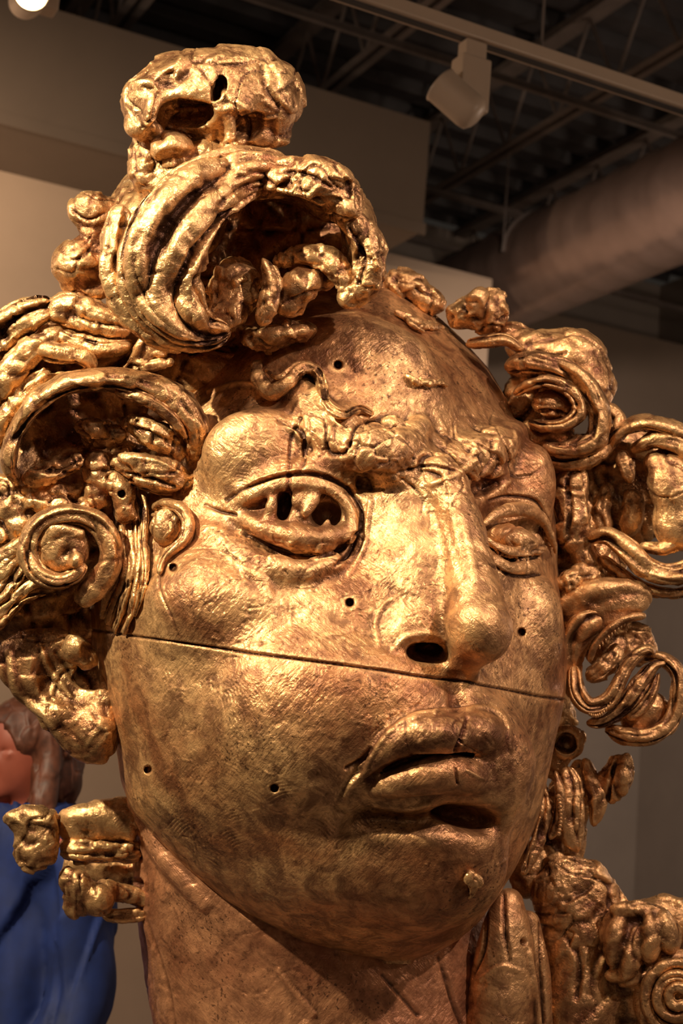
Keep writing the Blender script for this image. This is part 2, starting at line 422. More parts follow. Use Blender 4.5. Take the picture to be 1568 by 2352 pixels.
def gold(name, bright, mid, dark, dirt=0.5, combed=0.0, metal=0.72, bump=0.5, rough=(0.27, 0.5)):
    m, nt, b = newmat(name)
    tc = nd(nt, 'ShaderNodeTexCoord').outputs['Object']
    big = noise(nt, tc, 6.5, 5, 0.62, 0.4)
    med = noise(nt, tc, 32, 5, 0.7, 0.6)
    c = ramp(nt, big, [(0.36, mid), (0.60, bright)])
    patina = ramp(nt, med, [(0.40, 1.0), (0.60, 0.0)])
    pm = nd(nt, 'ShaderNodeMath', operation='MULTIPLY'); nt.links.new(patina, pm.inputs[0]); pm.inputs[1].default_value = dirt
    c = mixc(nt, pm.outputs[0], c, dark)
    sp = noise(nt, tc, 190, 2, 0.5)
    reg = noise(nt, tc, 9, 2, 0.5)
    s1 = ramp(nt, sp, [(0.60, 0.0), (0.66, 1.0)]); s2 = ramp(nt, reg, [(0.48, 0.0), (0.60, 1.0)])
    sm = nd(nt, 'ShaderNodeMath', operation='MULTIPLY'); nt.links.new(s1, sm.inputs[0]); nt.links.new(s2, sm.inputs[1])
    sm2 = nd(nt, 'ShaderNodeMath', operation='MULTIPLY'); nt.links.new(sm.outputs[0], sm2.inputs[0]); sm2.inputs[1].default_value = 0.75
    c = mixc(nt, sm2.outputs[0], c, (0.05, 0.018, 0.008, 1))
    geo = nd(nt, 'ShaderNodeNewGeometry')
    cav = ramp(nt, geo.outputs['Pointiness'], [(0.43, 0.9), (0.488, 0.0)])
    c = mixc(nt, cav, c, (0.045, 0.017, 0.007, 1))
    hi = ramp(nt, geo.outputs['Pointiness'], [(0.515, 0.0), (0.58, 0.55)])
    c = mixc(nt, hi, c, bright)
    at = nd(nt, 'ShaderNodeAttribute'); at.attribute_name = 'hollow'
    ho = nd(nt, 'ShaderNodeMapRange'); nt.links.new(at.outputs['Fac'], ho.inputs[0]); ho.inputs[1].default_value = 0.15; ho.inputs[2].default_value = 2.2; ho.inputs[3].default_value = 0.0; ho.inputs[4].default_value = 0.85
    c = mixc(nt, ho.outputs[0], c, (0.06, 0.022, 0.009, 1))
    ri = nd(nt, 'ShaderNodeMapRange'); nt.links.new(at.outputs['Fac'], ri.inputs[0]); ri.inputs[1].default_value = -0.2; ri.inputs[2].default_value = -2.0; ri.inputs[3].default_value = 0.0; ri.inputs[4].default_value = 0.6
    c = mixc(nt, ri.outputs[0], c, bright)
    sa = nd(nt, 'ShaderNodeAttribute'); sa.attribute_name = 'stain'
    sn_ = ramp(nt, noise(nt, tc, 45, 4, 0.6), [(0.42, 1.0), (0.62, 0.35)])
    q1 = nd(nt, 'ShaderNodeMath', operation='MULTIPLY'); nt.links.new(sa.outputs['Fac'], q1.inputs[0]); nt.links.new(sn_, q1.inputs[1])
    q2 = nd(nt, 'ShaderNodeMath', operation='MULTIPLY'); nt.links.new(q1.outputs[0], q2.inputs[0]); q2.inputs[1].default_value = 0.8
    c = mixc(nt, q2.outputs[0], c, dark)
    nt.links.new(c, b.inputs['Base Color'])
    b.inputs['Metallic'].default_value = metal
    rr = nd(nt, 'ShaderNodeMapRange'); nt.links.new(med, rr.inputs[0])
    rr.inputs[1].default_value = 0.3; rr.inputs[2].default_value = 0.7; rr.inputs[3].default_value = rough[1]; rr.inputs[4].default_value = rough[0]
    nt.links.new(rr.outputs[0], b.inputs['Roughness'])
    h1 = noise(nt, tc, 75, 5, 0.65, 0.8); h2 = noise(nt, tc, 260, 3, 0.6)
    ad = nd(nt, 'ShaderNodeMath', operation='MULTIPLY_ADD'); nt.links.new(h2, ad.inputs[0]); ad.inputs[1].default_value = 0.3; nt.links.new(h1, ad.inputs[2])
    hout = ad.outputs[0]
    if combed:
        # modelling-comb strokes: three directions that take turns over the surface
        v = noise(nt, tc, 5.0, 2, 0.5); acc = None
        A = noise(nt, tc, 55, 2, 0.5, 0.3, ((0.25, 1.0, 1.6), (0.0, math.radians(38), 0.0)))
        B = noise(nt, tc, 60, 2, 0.5, 0.3, ((0.25, 1.0, 1.6), (0.0, math.radians(-48), 0.2)))
        f = ramp(nt, v, [(0.47, 0.0), (0.53, 1.0)])
        cm = mixc(nt, f, A, B)
        ad2 = nd(nt, 'ShaderNodeMath', operation='MULTIPLY_ADD'); nt.links.new(cm, ad2.inputs[0]); ad2.inputs[1].default_value = combed; nt.links.new(hout, ad2.inputs[2])
        hout = ad2.outputs[0]
    bp = nd(nt, 'ShaderNodeBump'); bp.inputs['Strength'].default_value = bump; bp.inputs['Distance'].default_value = 0.004
    nt.links.new(hout, bp.inputs['Height']); nt.links.new(bp.outputs[0], b.inputs['Normal'])
    return m
def plain(name, col, rough=0.6, metal=0.0, var=0.12, scale=8, bump=0.0):
    m, nt, b = newmat(name)
    tc = nd(nt, 'ShaderNodeTexCoord').outputs['Object']
    n = noise(nt, tc, scale, 4, 0.6)
    d = tuple(x*(1-var) for x in col[:3]) + (1,); l = tuple(min(1, x*(1+var)) for x in col[:3]) + (1,)
    nt.links.new(ramp(nt, n, [(0.3, d), (0.7, l)]), b.inputs['Base Color'])
    b.inputs['Roughness'].default_value = rough; b.inputs['Metallic'].default_value = metal
    if bump:
        bp = nd(nt, 'ShaderNodeBump'); bp.inputs['Strength'].default_value = bump; bp.inputs['Distance'].default_value = 0.01
        nt.links.new(n, bp.inputs['Height']); nt.links.new(bp.outputs[0], b.inputs['Normal'])
    return m
def glow(name, col, s):
    m, nt, b = newmat(name); b.inputs['Base Color'].default_value = (1, 1, 1, 1)
    b.inputs['Emission Color'].default_value = col; b.inputs['Emission Strength'].default_value = s
    return m
BR, MI, DK = (0.88, 0.52, 0.23, 1), (0.46, 0.195, 0.078, 1), (0.12, 0.04, 0.018, 1)
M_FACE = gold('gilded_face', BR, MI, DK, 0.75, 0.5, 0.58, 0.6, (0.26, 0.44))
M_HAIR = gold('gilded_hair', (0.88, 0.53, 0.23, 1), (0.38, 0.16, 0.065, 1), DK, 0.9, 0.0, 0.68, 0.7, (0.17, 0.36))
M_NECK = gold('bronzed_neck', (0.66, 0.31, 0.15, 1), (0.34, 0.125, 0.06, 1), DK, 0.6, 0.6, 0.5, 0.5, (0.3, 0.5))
M_HOLE = plain('dark_recess', (0.02, 0.009, 0.004), 0.9)
M_WALL = plain('tan_wall_paint', (0.46, 0.35, 0.26), 0.85, var=0.05, scale=3)
M_BULK = plain('brown_bulkhead_paint', (0.22, 0.17, 0.13), 0.85, var=0.05, scale=3)
M_WGREY = plain('greige_wall_paint', (0.42, 0.36, 0.31), 0.85, var=0.05, scale=3)
M_CEIL = plain('dark_deck_paint', (0.06, 0.057, 0.062), 0.55, var=0.2)
M_JOIST = plain('joist_paint', (0.22, 0.18, 0.16), 0.6, var=0.2)
M_DUCT = plain('duct_paint', (0.34, 0.24, 0.20), 0.27, 0.45, var=0.12, scale=5)
M_TRACK = plain('cream_track_enamel', (0.72, 0.56, 0.42), 0.4, var=0.04)
M_FLOOR = plain('floor_concrete', (0.16, 0.13, 0.11), 0.5, var=0.2, scale=4)
M_BULB = glow('lamp_glow', (1.0, 0.80, 0.42, 1), 26.0)
# ------------------------------------------------------------------ the room
# The room is turned 27 degrees to the view: local y runs away to the left (joists, duct), local x away to the right (track, back wall)
def ray(px, py):
    return Rm @ Vector(((px - W/2)/FPX, -(py - H/2)/FPX, -1.0))
uA = ray(-968, 1604); uA.z = 0; uA.normalize()
AZ = math.atan2(uA.y, uA.x) - math.pi/2
R = Matrix.Rotation(AZ, 4, 'Z')
def st(name, mb, mat, **k):
    o = mb.build(name, mat, None, **k); o.matrix_world = R; o['kind'] = 'structure'; return o
def bx(*a): return MB().box(*a)
X0, X1, Y0, Y1, ZC = -4.0, 7.6, -4.0, 9.6, 5.75
st('floor', bx((X0, Y0, -0.1), (X1, Y1, 0)), M_FLOOR)
st('wall_left', bx((X0-.1, Y0, 0), (X0, Y1, ZC)), M_WALL)
st('wall_right', bx((X1, Y0, 0), (X1+.1, Y1, ZC)), M_WGREY)
st('wall_near', bx((X0, Y0-.1, 0), (X1, Y0, ZC)), M_WALL)
st('wall_far', bx((X0, Y1, 0), (X1, Y1+.1, ZC)), M_WGREY)
# profiled steel deck: trapezoid ribs running along x
mb = MB(); n = int((Y1 - Y0)/0.30); prof = []
for i in range(n):
    y = Y0 + i*0.30; prof += [(y, ZC), (y+.13, ZC), (y+.16, ZC+.075), (y+.27, ZC+.075)]
prof.append((Y0+n*.30, ZC)); vs = []; fs = []
for y, z in prof: vs += [(X0, y, z), (X1, y, z)]
for i in range(len(prof)-1): fs.append((2*i, 2*i+1, 2*i+3, 2*i+2))
mb.add(vs, fs); st('ceiling', mb, M_CEIL)
st('ceiling_roof', bx((X0, Y0, ZC+.08), (X1, Y1, ZC+.12)), M_CEIL)
# partition with a bulkhead along its top
st('wall_partition', bx((X0, 7.0, 0), (4.33, 7.2, 4.40)), M_WALL)
st('wall_bulkhead', bx((X0, 6.4, 4.32), (3.52, 7.25, 4.92)), M_BULK)
st('trim_1', bx((X0, 6.385, 4.30), (3.53, 6.40, 4.36)), M_BULK)
st('wall_return', bx((4.9, 8.2, 0), (5.15, 9.6, 4.05)), M_WALL)
st('wall_soffit', bx((4.2, 8.6, 4.05), (X1, 9.6, 4.9)), M_BULK)
def thing(name, loc, label, cat, group=None):
    o = empty(name, (0, 0, 0), label, cat, group); o.matrix_world = R @ Matrix.Translation(loc); return o
# open-web steel joists: two bottom angles, two top angles, zigzag web rods
labs = {0.76: 'steel bar joist farthest left, above the glowing lamp', 1.96: 'steel bar joist crossing above the topknot, second from the left',
        3.16: 'steel bar joist passing behind the cream track left of its lamp head', 4.38: 'steel bar joist running down to the duct, between lamp head and duct', 5.6: 'steel bar joist in the top right corner above the duct'}
jm = {}
def joist_meshes():
    a = MB().box((-.055, Y0+.02, 0), (-.012, Y1-.02, .006)).box((-.018, Y0+.02, 0), (-.012, Y1-.02, .04))
    b = MB().box((.012, Y0+.02, 0), (.055, Y1-.02, .006)).box((.012, Y0+.02, 0), (.018, Y1-.02, .04))
    w = MB(); k = 0; y = Y0 + .1
    while y < Y1 - .5:
        w.tube([(0, y, .02), (0, y+.26, .50)], .011, 6).tube([(0, y+.26, .50), (0, y+.52, .02)], .011, 6); y += .52
    return a, b, w
A_, B_, W_ = joist_meshes()
for i, xj in enumerate((0.76, 1.96, 3.16, 4.38, 5.6)):
    t_ = thing('bar_joist', (xj, 0, 5.2), labs[xj], 'joist', 'steel bar joists under the deck')
    if i == 0:
        jm['bottom_chord'] = [A_.build('bottom_chord', M_JOIST).data, B_.build('bottom_chord', M_JOIST).data]
        jm['web'] = [W_.build('web', M_JOIST).data]
        tp = MB().box((-.055, Y0+.02, .50), (.055, Y1-.02, .548)); jm['top_chord'] = [tp.build('top_chord', M_JOIST).data]
        for o in list(COL.objects):
            if o.name.split('.')[0] in jm: bpy.data.objects.remove(o)
    for nm, ms in jm.items():
        for me in ms:
            o = bpy.data.objects.new(nm, me); COL.objects.link(o); o.parent = t_
for (ya, lab) in ((7.75, 'thin dark bridging bar crossing under the joists nearer to the lamp head'), (8.6, 'thin dark bridging bar crossing under the joists beside the bulkhead end'), (6.2, 'thin dark bridging bar crossing behind the topknot')):
    o = MB().box((X0+.01, ya, 5.165), (X1-.01, ya+.035, 5.198)).box((X0+.01, ya, 5.165), (X1-.01, ya+.006, 5.195)).build('bridging_bar', M_JOIST)
    o.matrix_world = R; o['label'] = lab; o['category'] = 'metal bar'; o['group'] = 'bridging bars under the joists'
# spiral duct
du = thing('air_duct', (4.70, 0, 4.58), 'big round spiral-seamed air duct running up to the right edge', 'duct')
vs = []; fs = []; nn = 48; r0 = .30; ys = np.arange(Y0+.05, 9.3, .05)
for i, y in enumerate(ys):
    for k in range(nn):
        th = 2*math.pi*k/nn; ph = ((y*1.0 - th/(2*math.pi)*.25) % .25)/.25
        rr = r0 + (0.010 if ph < .14 else 0.0)
        vs.append((rr*math.cos(th), y, rr*math.sin(th)))
for i in range(len(ys)-1):
    for k in range(nn): fs.append((i*nn+k, (i+1)*nn+k, (i+1)*nn+(k+1) % nn, i*nn+(k+1) % nn))
fs += [tuple(range(nn)), tuple((len(ys)-1)*nn + k for k in range(nn))[::-1]]
MB().add(vs, fs).build('duct_shell', M_DUCT, du, smooth=True)
for y in (1.0, 4.0, 7.0):
    MB().tube([(.31*math.cos(q), y, .31*math.sin(q)) for q in np.linspace(0, math.pi, 20)], .012, 8).tube([(.31, y, 0), (.31, y, .615)], .006, 6).tube([(-.31, y, 0), (-.31, y, .615)], .006, 6).build('hanger_strap', M_JOIST, du)
# lighting track and its heads
def track(loc, x0, x1, label):
    t_ = thing('lighting_track', loc, label, 'lighting track', 'lighting tracks')
    MB().box((x0, -.026, 0), (x1, .026, .036)).build('track_body', M_TRACK, t_, bevel=.003)
    MB().box((x0+.01, -.010, -.004), (x1-.01, .010, .0)).build('track_slot', M_CEIL, t_)
    for x in (v_ for v_ in (0.76, 1.96, 3.16) if x0 < v_ < x1): MB().tube([(x, 0, .03), (x, 0, 5.198-loc[2])], .004, 6).build('hanger_rod', M_JOIST, t_)
track((0, 3.0, 3.40), -0.6, 3.9, 'long cream lighting track crossing the upper right corner')
def head(loc, label, yaw, lit, up=0.0):
    t_ = thing('track_lamp', loc, label, 'track lamp', 'track lamp heads')
    MB().box((-.03, -.022, -.055), (.03, .022, -.005)).build('adapter', M_TRACK, t_, bevel=.004)
    MB().box((-.042, -.030, -.190), (.042, .030, -.050)).build('driver_box', M_TRACK, t_, bevel=.005)
    Q_ = Matrix.Translation((-.045, -.03, -.185)) @ Matrix.Rotation(yaw, 4, 'Z') @ Matrix.Rotation(math.radians(50)+up, 4, 'Y')
    m_ = MB(); n2 = 28
    prof2 = [(0.0, -.062), (.030, -.060), (.043, -.050), (.046, -.03), (.046, .060), (.048, .066), (.044, .068), (.040, .030), (.0, .028)]
    v_ = []; f_ = []
    for i, (rr, zz) in enumerate(prof2):
        for k in range(n2):
            th = 2*math.pi*k/n2; v_.append(Q_ @ Vector((max(rr, 1e-4)*math.cos(th), max(rr, 1e-4)*math.sin(th), zz)))
    for i in range(len(prof2)-1):
        for k in range(n2): f_.append((i*n2+k, i*n2+(k+1) % n2, (i+1)*n2+(k+1) % n2, (i+1)*n2+k))
    m_.add(v_, f_).build('lamp_can', M_TRACK, t_, smooth=True)
    MB().tube([Vector((0, 0, -.175)), Q_ @ Vector((0, 0, -.01))], .012, 10).build('swivel_arm', M_TRACK, t_)
    if lit:
        b_ = MB(); v_ = []; f_ = []
        for i in range(9):
            a_ = math.pi*i/8
            for k in range(n2): v_.append(Q_ @ Vector((.040*max(math.sin(a_), 1e-4)*math.cos(2*math.pi*k/n2), .040*max(math.sin(a_), 1e-4)*math.sin(2*math.pi*k/n2), .058 - .03*math.cos(a_))))
        for i in range(8):
            for k in range(n2): f_.append((i*n2+k, i*n2+(k+1) % n2, (i+1)*n2+(k+1) % n2, (i+1)*n2+k))
        b_.add(v_, f_).build('bulb', M_BULB, t_, smooth=True)
    return t_
head((1.755, 3.0, 3.40), 'cream track lamp with square driver box hanging off the upper right track', math.radians(150), False)
track((0, 3.75, 3.72), -1.2, 1.15, 'second lighting track just out of frame above the glowing lamp')
head((0.84, 3.75, 3.72), 'glowing track lamp in the top left corner', math.radians(-95), True, math.radians(52))
# small sensor disc fixed to the partition
sn = thing('wall_sensor', (1.66, 6.86, 3.50), 'small dark disc fitting with pale stem on the tan wall at far left', 'wall fitting')
MB().tube([(0, .14, .02), (0, -.02, .02)], .020, 12).build('bracket', M_JOIST, sn)
MB().tube([(0, 0, .035), (0, 0, .0)], .10, 28).build('disc', M_JOIST, sn)
MB().tube([(0, 0, .0), (0, 0, -.06)], .016, 12).build('stem', M_TRACK, sn)
# ------------------------------------------------------------------ the sculpture: root
ROOTLOC = Vector((0.0, 2.28, 0.90))
root = empty('head_sculpture', ROOTLOC, 'colossal gilded sculpture of a head with wild curling hair and parted lips', 'sculpture')
RL = np.array(ROOTLOC)
TRI = [0]
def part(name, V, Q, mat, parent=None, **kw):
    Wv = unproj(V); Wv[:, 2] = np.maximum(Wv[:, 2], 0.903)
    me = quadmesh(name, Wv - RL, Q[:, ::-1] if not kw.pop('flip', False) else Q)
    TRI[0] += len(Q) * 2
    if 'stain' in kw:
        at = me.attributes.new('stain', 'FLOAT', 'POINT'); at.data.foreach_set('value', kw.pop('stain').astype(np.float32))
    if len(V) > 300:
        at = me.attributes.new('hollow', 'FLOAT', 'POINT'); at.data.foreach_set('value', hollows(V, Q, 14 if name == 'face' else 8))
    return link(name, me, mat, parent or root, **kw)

# silhouette and depth of the bare head, row by row: y, left, right, centre depth, half depth
ROWS = np.array([
 (610, 800, 830, -330, 20), (640, 700, 900, -330, 130), (690, 600, 960, -320, 230), (760, 480, 1042, -300, 330), (850, 380, 1125, -270, 405), (950, 300, 1180, -225, 440),
 (1060, 245, 1240, -190, 465), (1200, 218, 1279, -130, 470), (1300, 208, 1280, -100, 480), (1400, 204, 1290, -70, 490), (1500, 212, 1304, -45, 498), (1600, 235, 1299, -20, 498),
 (1700, 262, 1276, -5, 490), (1800, 280, 1254, 0, 470), (1860, 300, 1243, 0, 450), (1940, 372, 1212, 5, 412), (2010, 436, 1176, 25, 360),
 (2070, 508, 1136, 45, 305), (2120, 588, 1098, 60, 255), (2160, 675, 1052, 75, 190), (2190, 780, 1000, 90, 110), (2204, 870, 950, 100, 22)], float)
def rowv(y, k): return np.interp(y, ROWS[:, 0], ROWS[:, k])
yy = np.arange(600, 2215, 1.0); sm = {}
for k in range(1, 5):
    v = rowv(yy, k); ker = np.hanning(61 if k < 3 else 161); ker /= ker.sum(); h = len(ker)//2
    sm[k] = np.convolve(np.pad(v, h, mode='edge'), ker, 'valid')
for k in (1, 2): # keep the outline crisp at the tips
    sm[k] = np.where((yy > 2150) | (yy < 660), rowv(yy, k), sm[k])
sm[4] = np.where(yy > 2150, np.minimum(sm[4], rowv(yy, 4)*1.15 + 6), sm[4])
def row(y, k): return np.interp(y, yy, sm[k])
def zs(x, y):
    l, r, c, d = (row(y, k) for k in (1, 2, 3, 4))
    u = np.clip((x - (l+r)/2) / ((r-l)/2), -1, 1)
    return float(c + d*np.sqrt(1-u*u))

CELL = 6.0
v = Vol((180, 600, -560), (1345, 2215, 640), CELL)
X = v.ax[0][:, None, None]; Y = v.ax[1]; Z = v.ax[2][None, None, :]
l, r, c, d = (row(Y, k).astype(np.float32)[None, :, None] for k in (1, 2, 3, 4))
a = (r-l)/2
Fb = (np.sqrt(((X-(l+r)/2)/a)**2 + ((Z-c)/np.where(Z > c, d, d*0.9))**2) - 1) * np.minimum(a, d) * 0.9
v.F = Fb.astype(np.float32); del Fb
def E(x, y, h, rx, ry, rz_, k=30, rot=0, cut=False, ry_=0):
    v.ell((x, y, zs(x, y)+h), (rx, ry, rz_), k, rot, ry_, cut); return v
def TB(pts, k=25, cut=False):
    v.tube([(p[0], p[1], zs(p[0], p[1])+p[2], p[3]) for p in pts], k, cut=cut); return v
# cheekbones, forehead boss, chin, jaw
E(500, 1385, -62, 150, 115, 110, 90); E(790, 880, -74, 210, 160, 90, 120)
E(1010, 1995, -30, 140, 120, 110, 100); E(690, 1660, -60, 160, 180, 90, 100); E(850, 1630, -48, 150, 120, 78, 90); E(900, 1960, -70, 220, 130, 90, 110)
E(1240, 1430, -30, 50, 100, 70, 50)
# eye socket planes (cut), side of nose, the pouch over the left eye
E(700, 1200, 62, 190, 120, 90, 90, cut=True)
E(1190, 1200, 55, 90, 90, 110, 50, cut=True)
E(588, 1042, -8, 124, 104, 66, 50, rot=-8)
# brow roll, built of clumps
TB([(690, 925, 0, 44), (745, 985, 14, 54), (810, 1025, 28, 58), (880, 1046, 38, 58), (930, 1026, 34, 44), (965, 990, 10, 32)], 20)
E(760, 1010, 30, 45, 32, 30, 15, rot=20); E(850, 1000, 25, 48, 30, 30, 15); E(905, 985, 20, 40, 30, 28, 12, rot=30); E(870, 1062, 48, 55, 28, 30, 14, rot=-10)
E(800, 955, 0, 60, 26, 22, 14, rot=15); E(780, 1060, 18, 70, 28, 26, 14, rot=12)
# dark undercut beneath the brow
E(815, 1112, 20, 85, 20, 55, 14, rot=12, cut=True)
# right brow ridge and undercut
TB([(1010, 1050, -12, 32), (1075, 1050, 2, 44), (1130, 1030, 8, 46), (1180, 1000, 0, 34), (1215, 1010, -8, 26)], 34)
E(1120, 1020, 45, 28, 22, 22, 10); E(1165, 1040, 35, 20, 24, 20, 8, rot=60)
E(1128, 1110, 34, 60, 22, 80, 12, rot=-24, cut=True)
E(1225, 1110, 0, 52, 90, 60, 40)
# nose
N0 = [(1012, 1085, 285, 44), (1040, 1140, 305, 46), (1062, 1210, 335, 50), (1078, 1290, 375, 56), (1090, 1360, 415, 62), (1100, 1420, 445, 70)]
v.tube([(940, 1110, 225, 62), (960, 1220, 250, 84), (975, 1320, 285, 104), (985, 1420, 315, 118)], 70)
v.tube(N0, 40)
v.ell((1102, 1458, 452), (72, 68, 76), 30)
v.ell((1108, 1430, 470), (50, 50, 55), 26)
v.ell((945, 1462, 372), (88, 70, 74), 30, rz=-6)
v.tube([(1075, 1510, 425, 36), (1050, 1555, 385, 34), (1035, 1610, 390, 40)], 30)
v.ell((1010, 1545, 380), (60, 22, 40), 24)
v.ell((975, 1500, 425), (46, 24, 62), 12, rz=6, cut=True)
v.ell((985, 1488, 380), (34, 22, 50), 10, cut=True)
v.ell((1118, 1535, 400), (16, 14, 40), 10, cut=True)
v.tube([(862, 1400, 385, 13), (848, 1460, 388, 14), (862, 1525, 392, 12)], 18, cut=True)
# mouth barrel, lips
E(1000, 1760, -60, 230, 180, 120, 90)
v.tube([(1045, 1560, 440, 16), (1050, 1620, 452, 18)], 24, cut=True)
LZ = lambda x, y: zs(x, y)
TB([(836, 1790, 14, 18), (872, 1742, 34, 30), (920, 1702, 52, 44), (985, 1684, 70, 50), (1048, 1690, 80, 48), (1100, 1684, 80, 50), (1136, 1712, 60, 42), (1146, 1765, 34, 26)], 14)
E(1000, 1690, 92, 76, 42, 44, 20); E(1098, 1690, 92, 50, 44, 42, 16)
TB([(838, 1798, 34, 8), (895, 1765, 60, 10), (970, 1736, 88, 12), (1055, 1728, 98, 12), (1118, 1748, 74, 11), (1146, 1800, 44, 9)], 8, cut=True)
TB([(860, 1786, 20, 8), (920, 1752, 44, 12), (985, 1730, 60, 14), (1065, 1728, 70, 14), (1122, 1755, 50, 12)], 8, cut=True)
TB([(855, 1812, 16, 20), (910, 1800, 44, 34), (975, 1786, 74, 42), (1045, 1780, 92, 46), (1096, 1794, 84, 44), (1124, 1832, 48, 28)], 9)
TB([(832, 1805, 18, 14), (815, 1825, 8, 12)], 14)
# hollow below the lower lip
E(1060, 1874, 50, 74, 26, 56, 60, rot=10, cut=True); E(905, 1882, 38, 90, 18, 40, 40, rot=4, cut=True)
E(1030, 2020, 0, 80, 60, 50, 60)
# left eye: almond cavity, ball, chips of the iris, lids
v.ell((690, 1182, zs(690, 1182)+18), (118, 58, 70), 12, rz=4, cut=True)
v.ell((800, 1235, zs(800, 1235)+20), (24, 52, 40), 12, rz=-25, cut=True)
v.ell((665, 1204, zs(660, 1190)-84), (112, 66, 84), 10)
v.ell((765, 1195, zs(765, 1190)-78), (50, 50, 60), 10)
v.ell((748, 1182, zs(742, 1186)-20), (36, 32, 60), 6, cut=True)
v.ell((652, 1164, zs(650, 1168)-14), (17, 38, 50), 6, cut=True, rz=10)
v.ell((622, 1170, zs(622, 1170)+8), (15, 34, 14), 6, rz=14)
v.tube([(682, 1140, zs(682, 1140)-2, 16), (718, 1146, zs(718, 1146)+4, 17), (702, 1178, zs(702, 1178)+4, 14)], 6)
v.ell((700, 1152, zs(700, 1152)+2), (34, 20, 13), 6)
v.tube([(752, 1196, zs(752, 1196)-16, 8), (744, 1214, zs(744, 1214)-16, 7)], 5)
TB([(532, 1162, -4, 10), (575, 1140, 10, 17), (630, 1116, 20, 20), (690, 1108, 22, 18), (745, 1118, 12, 16), (790, 1148, 0, 14), (812, 1195, -12, 11), (806, 1240, -14, 10)], 16)
TB([(560, 1128, 0, 22), (640, 1088, 12, 28), (730, 1084, 8, 26), (800, 1110, -10, 20)], 18)
TB([(540, 1182, -12, 10), (590, 1208, -6, 20), (640, 1228, -10, 27), (700, 1240, -12, 31), (755, 1236, -18, 26), (795, 1220, -24, 16)], 20)
TB([(480, 1225, -12, 14), (550, 1272, -10, 26), (620, 1304, -10, 30), (700, 1312, -14, 26), (770, 1290, -20, 16)], 34)
# right eye
v.ell((1182, 1212, zs(1180, 1212)+24), (72, 30, 80), 10, rz=8, cut=True)
v.ell((1178, 1238, zs(1178, 1232)-30), (64, 34, 48), 10, rz=10)
TB([(1108, 1206, 24, 9), (1145, 1178, 38, 16), (1195, 1170, 44, 19), (1240, 1188, 44, 16), (1262, 1225, 50, 11), (1276, 1268, 62, 6)], 7)
TB([(1116, 1235, 8, 8), (1150, 1262, 18, 12), (1200, 1272, 22, 12), (1246, 1262, 20, 10)], 8)
TB([(1124, 1280, 0, 10), (1170, 1306, 8, 15), (1225, 1300, 10, 13)], 14)
v.ell((1215, 1222, zs(1215, 1222)+14), (20, 12, 26), 5, cut=True, rz=20)
fV, fQ = v.mesh(); del v, X, Z
fN = normals(fV, fQ)
if fN[np.argmax(fV[:, 2])][2] < 0: fQ = fQ[:, ::-1].copy()
fV = smooth(fV, fQ, 2, 0.5)
fV, fQ = subdiv(fV, fQ)
fN = normals(fV, fQ)
print('face verts', len(fV))
# overall hand-modelled unevenness, stronger on the brow, weaker on the cheeks
def blob(x, y, rx, ry): return np.exp(-(((fV[:, 0]-x)/rx)**2 + ((fV[:, 1]-y)/ry)**2))
coarse = blob(840, 1020, 170, 75) + blob(1130, 1050, 90, 70) + 0.6*blob(1000, 1100, 70, 60) + 0.5*blob(640, 1260, 160, 60) + 0.5*blob(1190, 1260, 80, 70) + 0.35*blob(1000, 1690, 150, 60) + 0.3*blob(330, 1250, 70, 150)
coarse = np.clip(coarse, 0, 1).astype(np.float32)
dd = 3.0*fbm(fV, 120, 3, 5) + 1.1*fbm(fV, 38, 3, 8)
sel = np.where((coarse > 0.04) & (fN[:, 2] > -0.3))[0]
dd[sel] += coarse[sel] * (13*clay(fV[sel], 74, 31) + 5*clay(fV[sel], 34, 35))
dd += 0.9*facet(fV, 120, 77)
fV = fV + fN * dd[:, None].astype(np.float32)
fN = normals(fV, fQ)
B = lambda pts, prof='round', **k: stroke(fV, fN, pts, prof, **k)
# seam running right round the head
B([(190, 1444, 4.5, -9), (300, 1460, 4.5, -9), (420, 1478, 5, -10), (560, 1497, 5, -10), (700, 1515, 5, -9), (860, 1536, 5, -9), (950, 1550, 5, -10), (1060, 1565, 5, -10), (1150, 1580, 5, -10), (1230, 1598, 5, -10), (1312, 1610, 5, -9)], 'sharp', step=8)
# drilled holes
for hx, hy in ((776, 838), (398, 1304), (803, 1384), (1197, 1452), (340, 1768), (630, 1810)):
    B([(hx, hy, 11, -26)], 'flat', along='z')
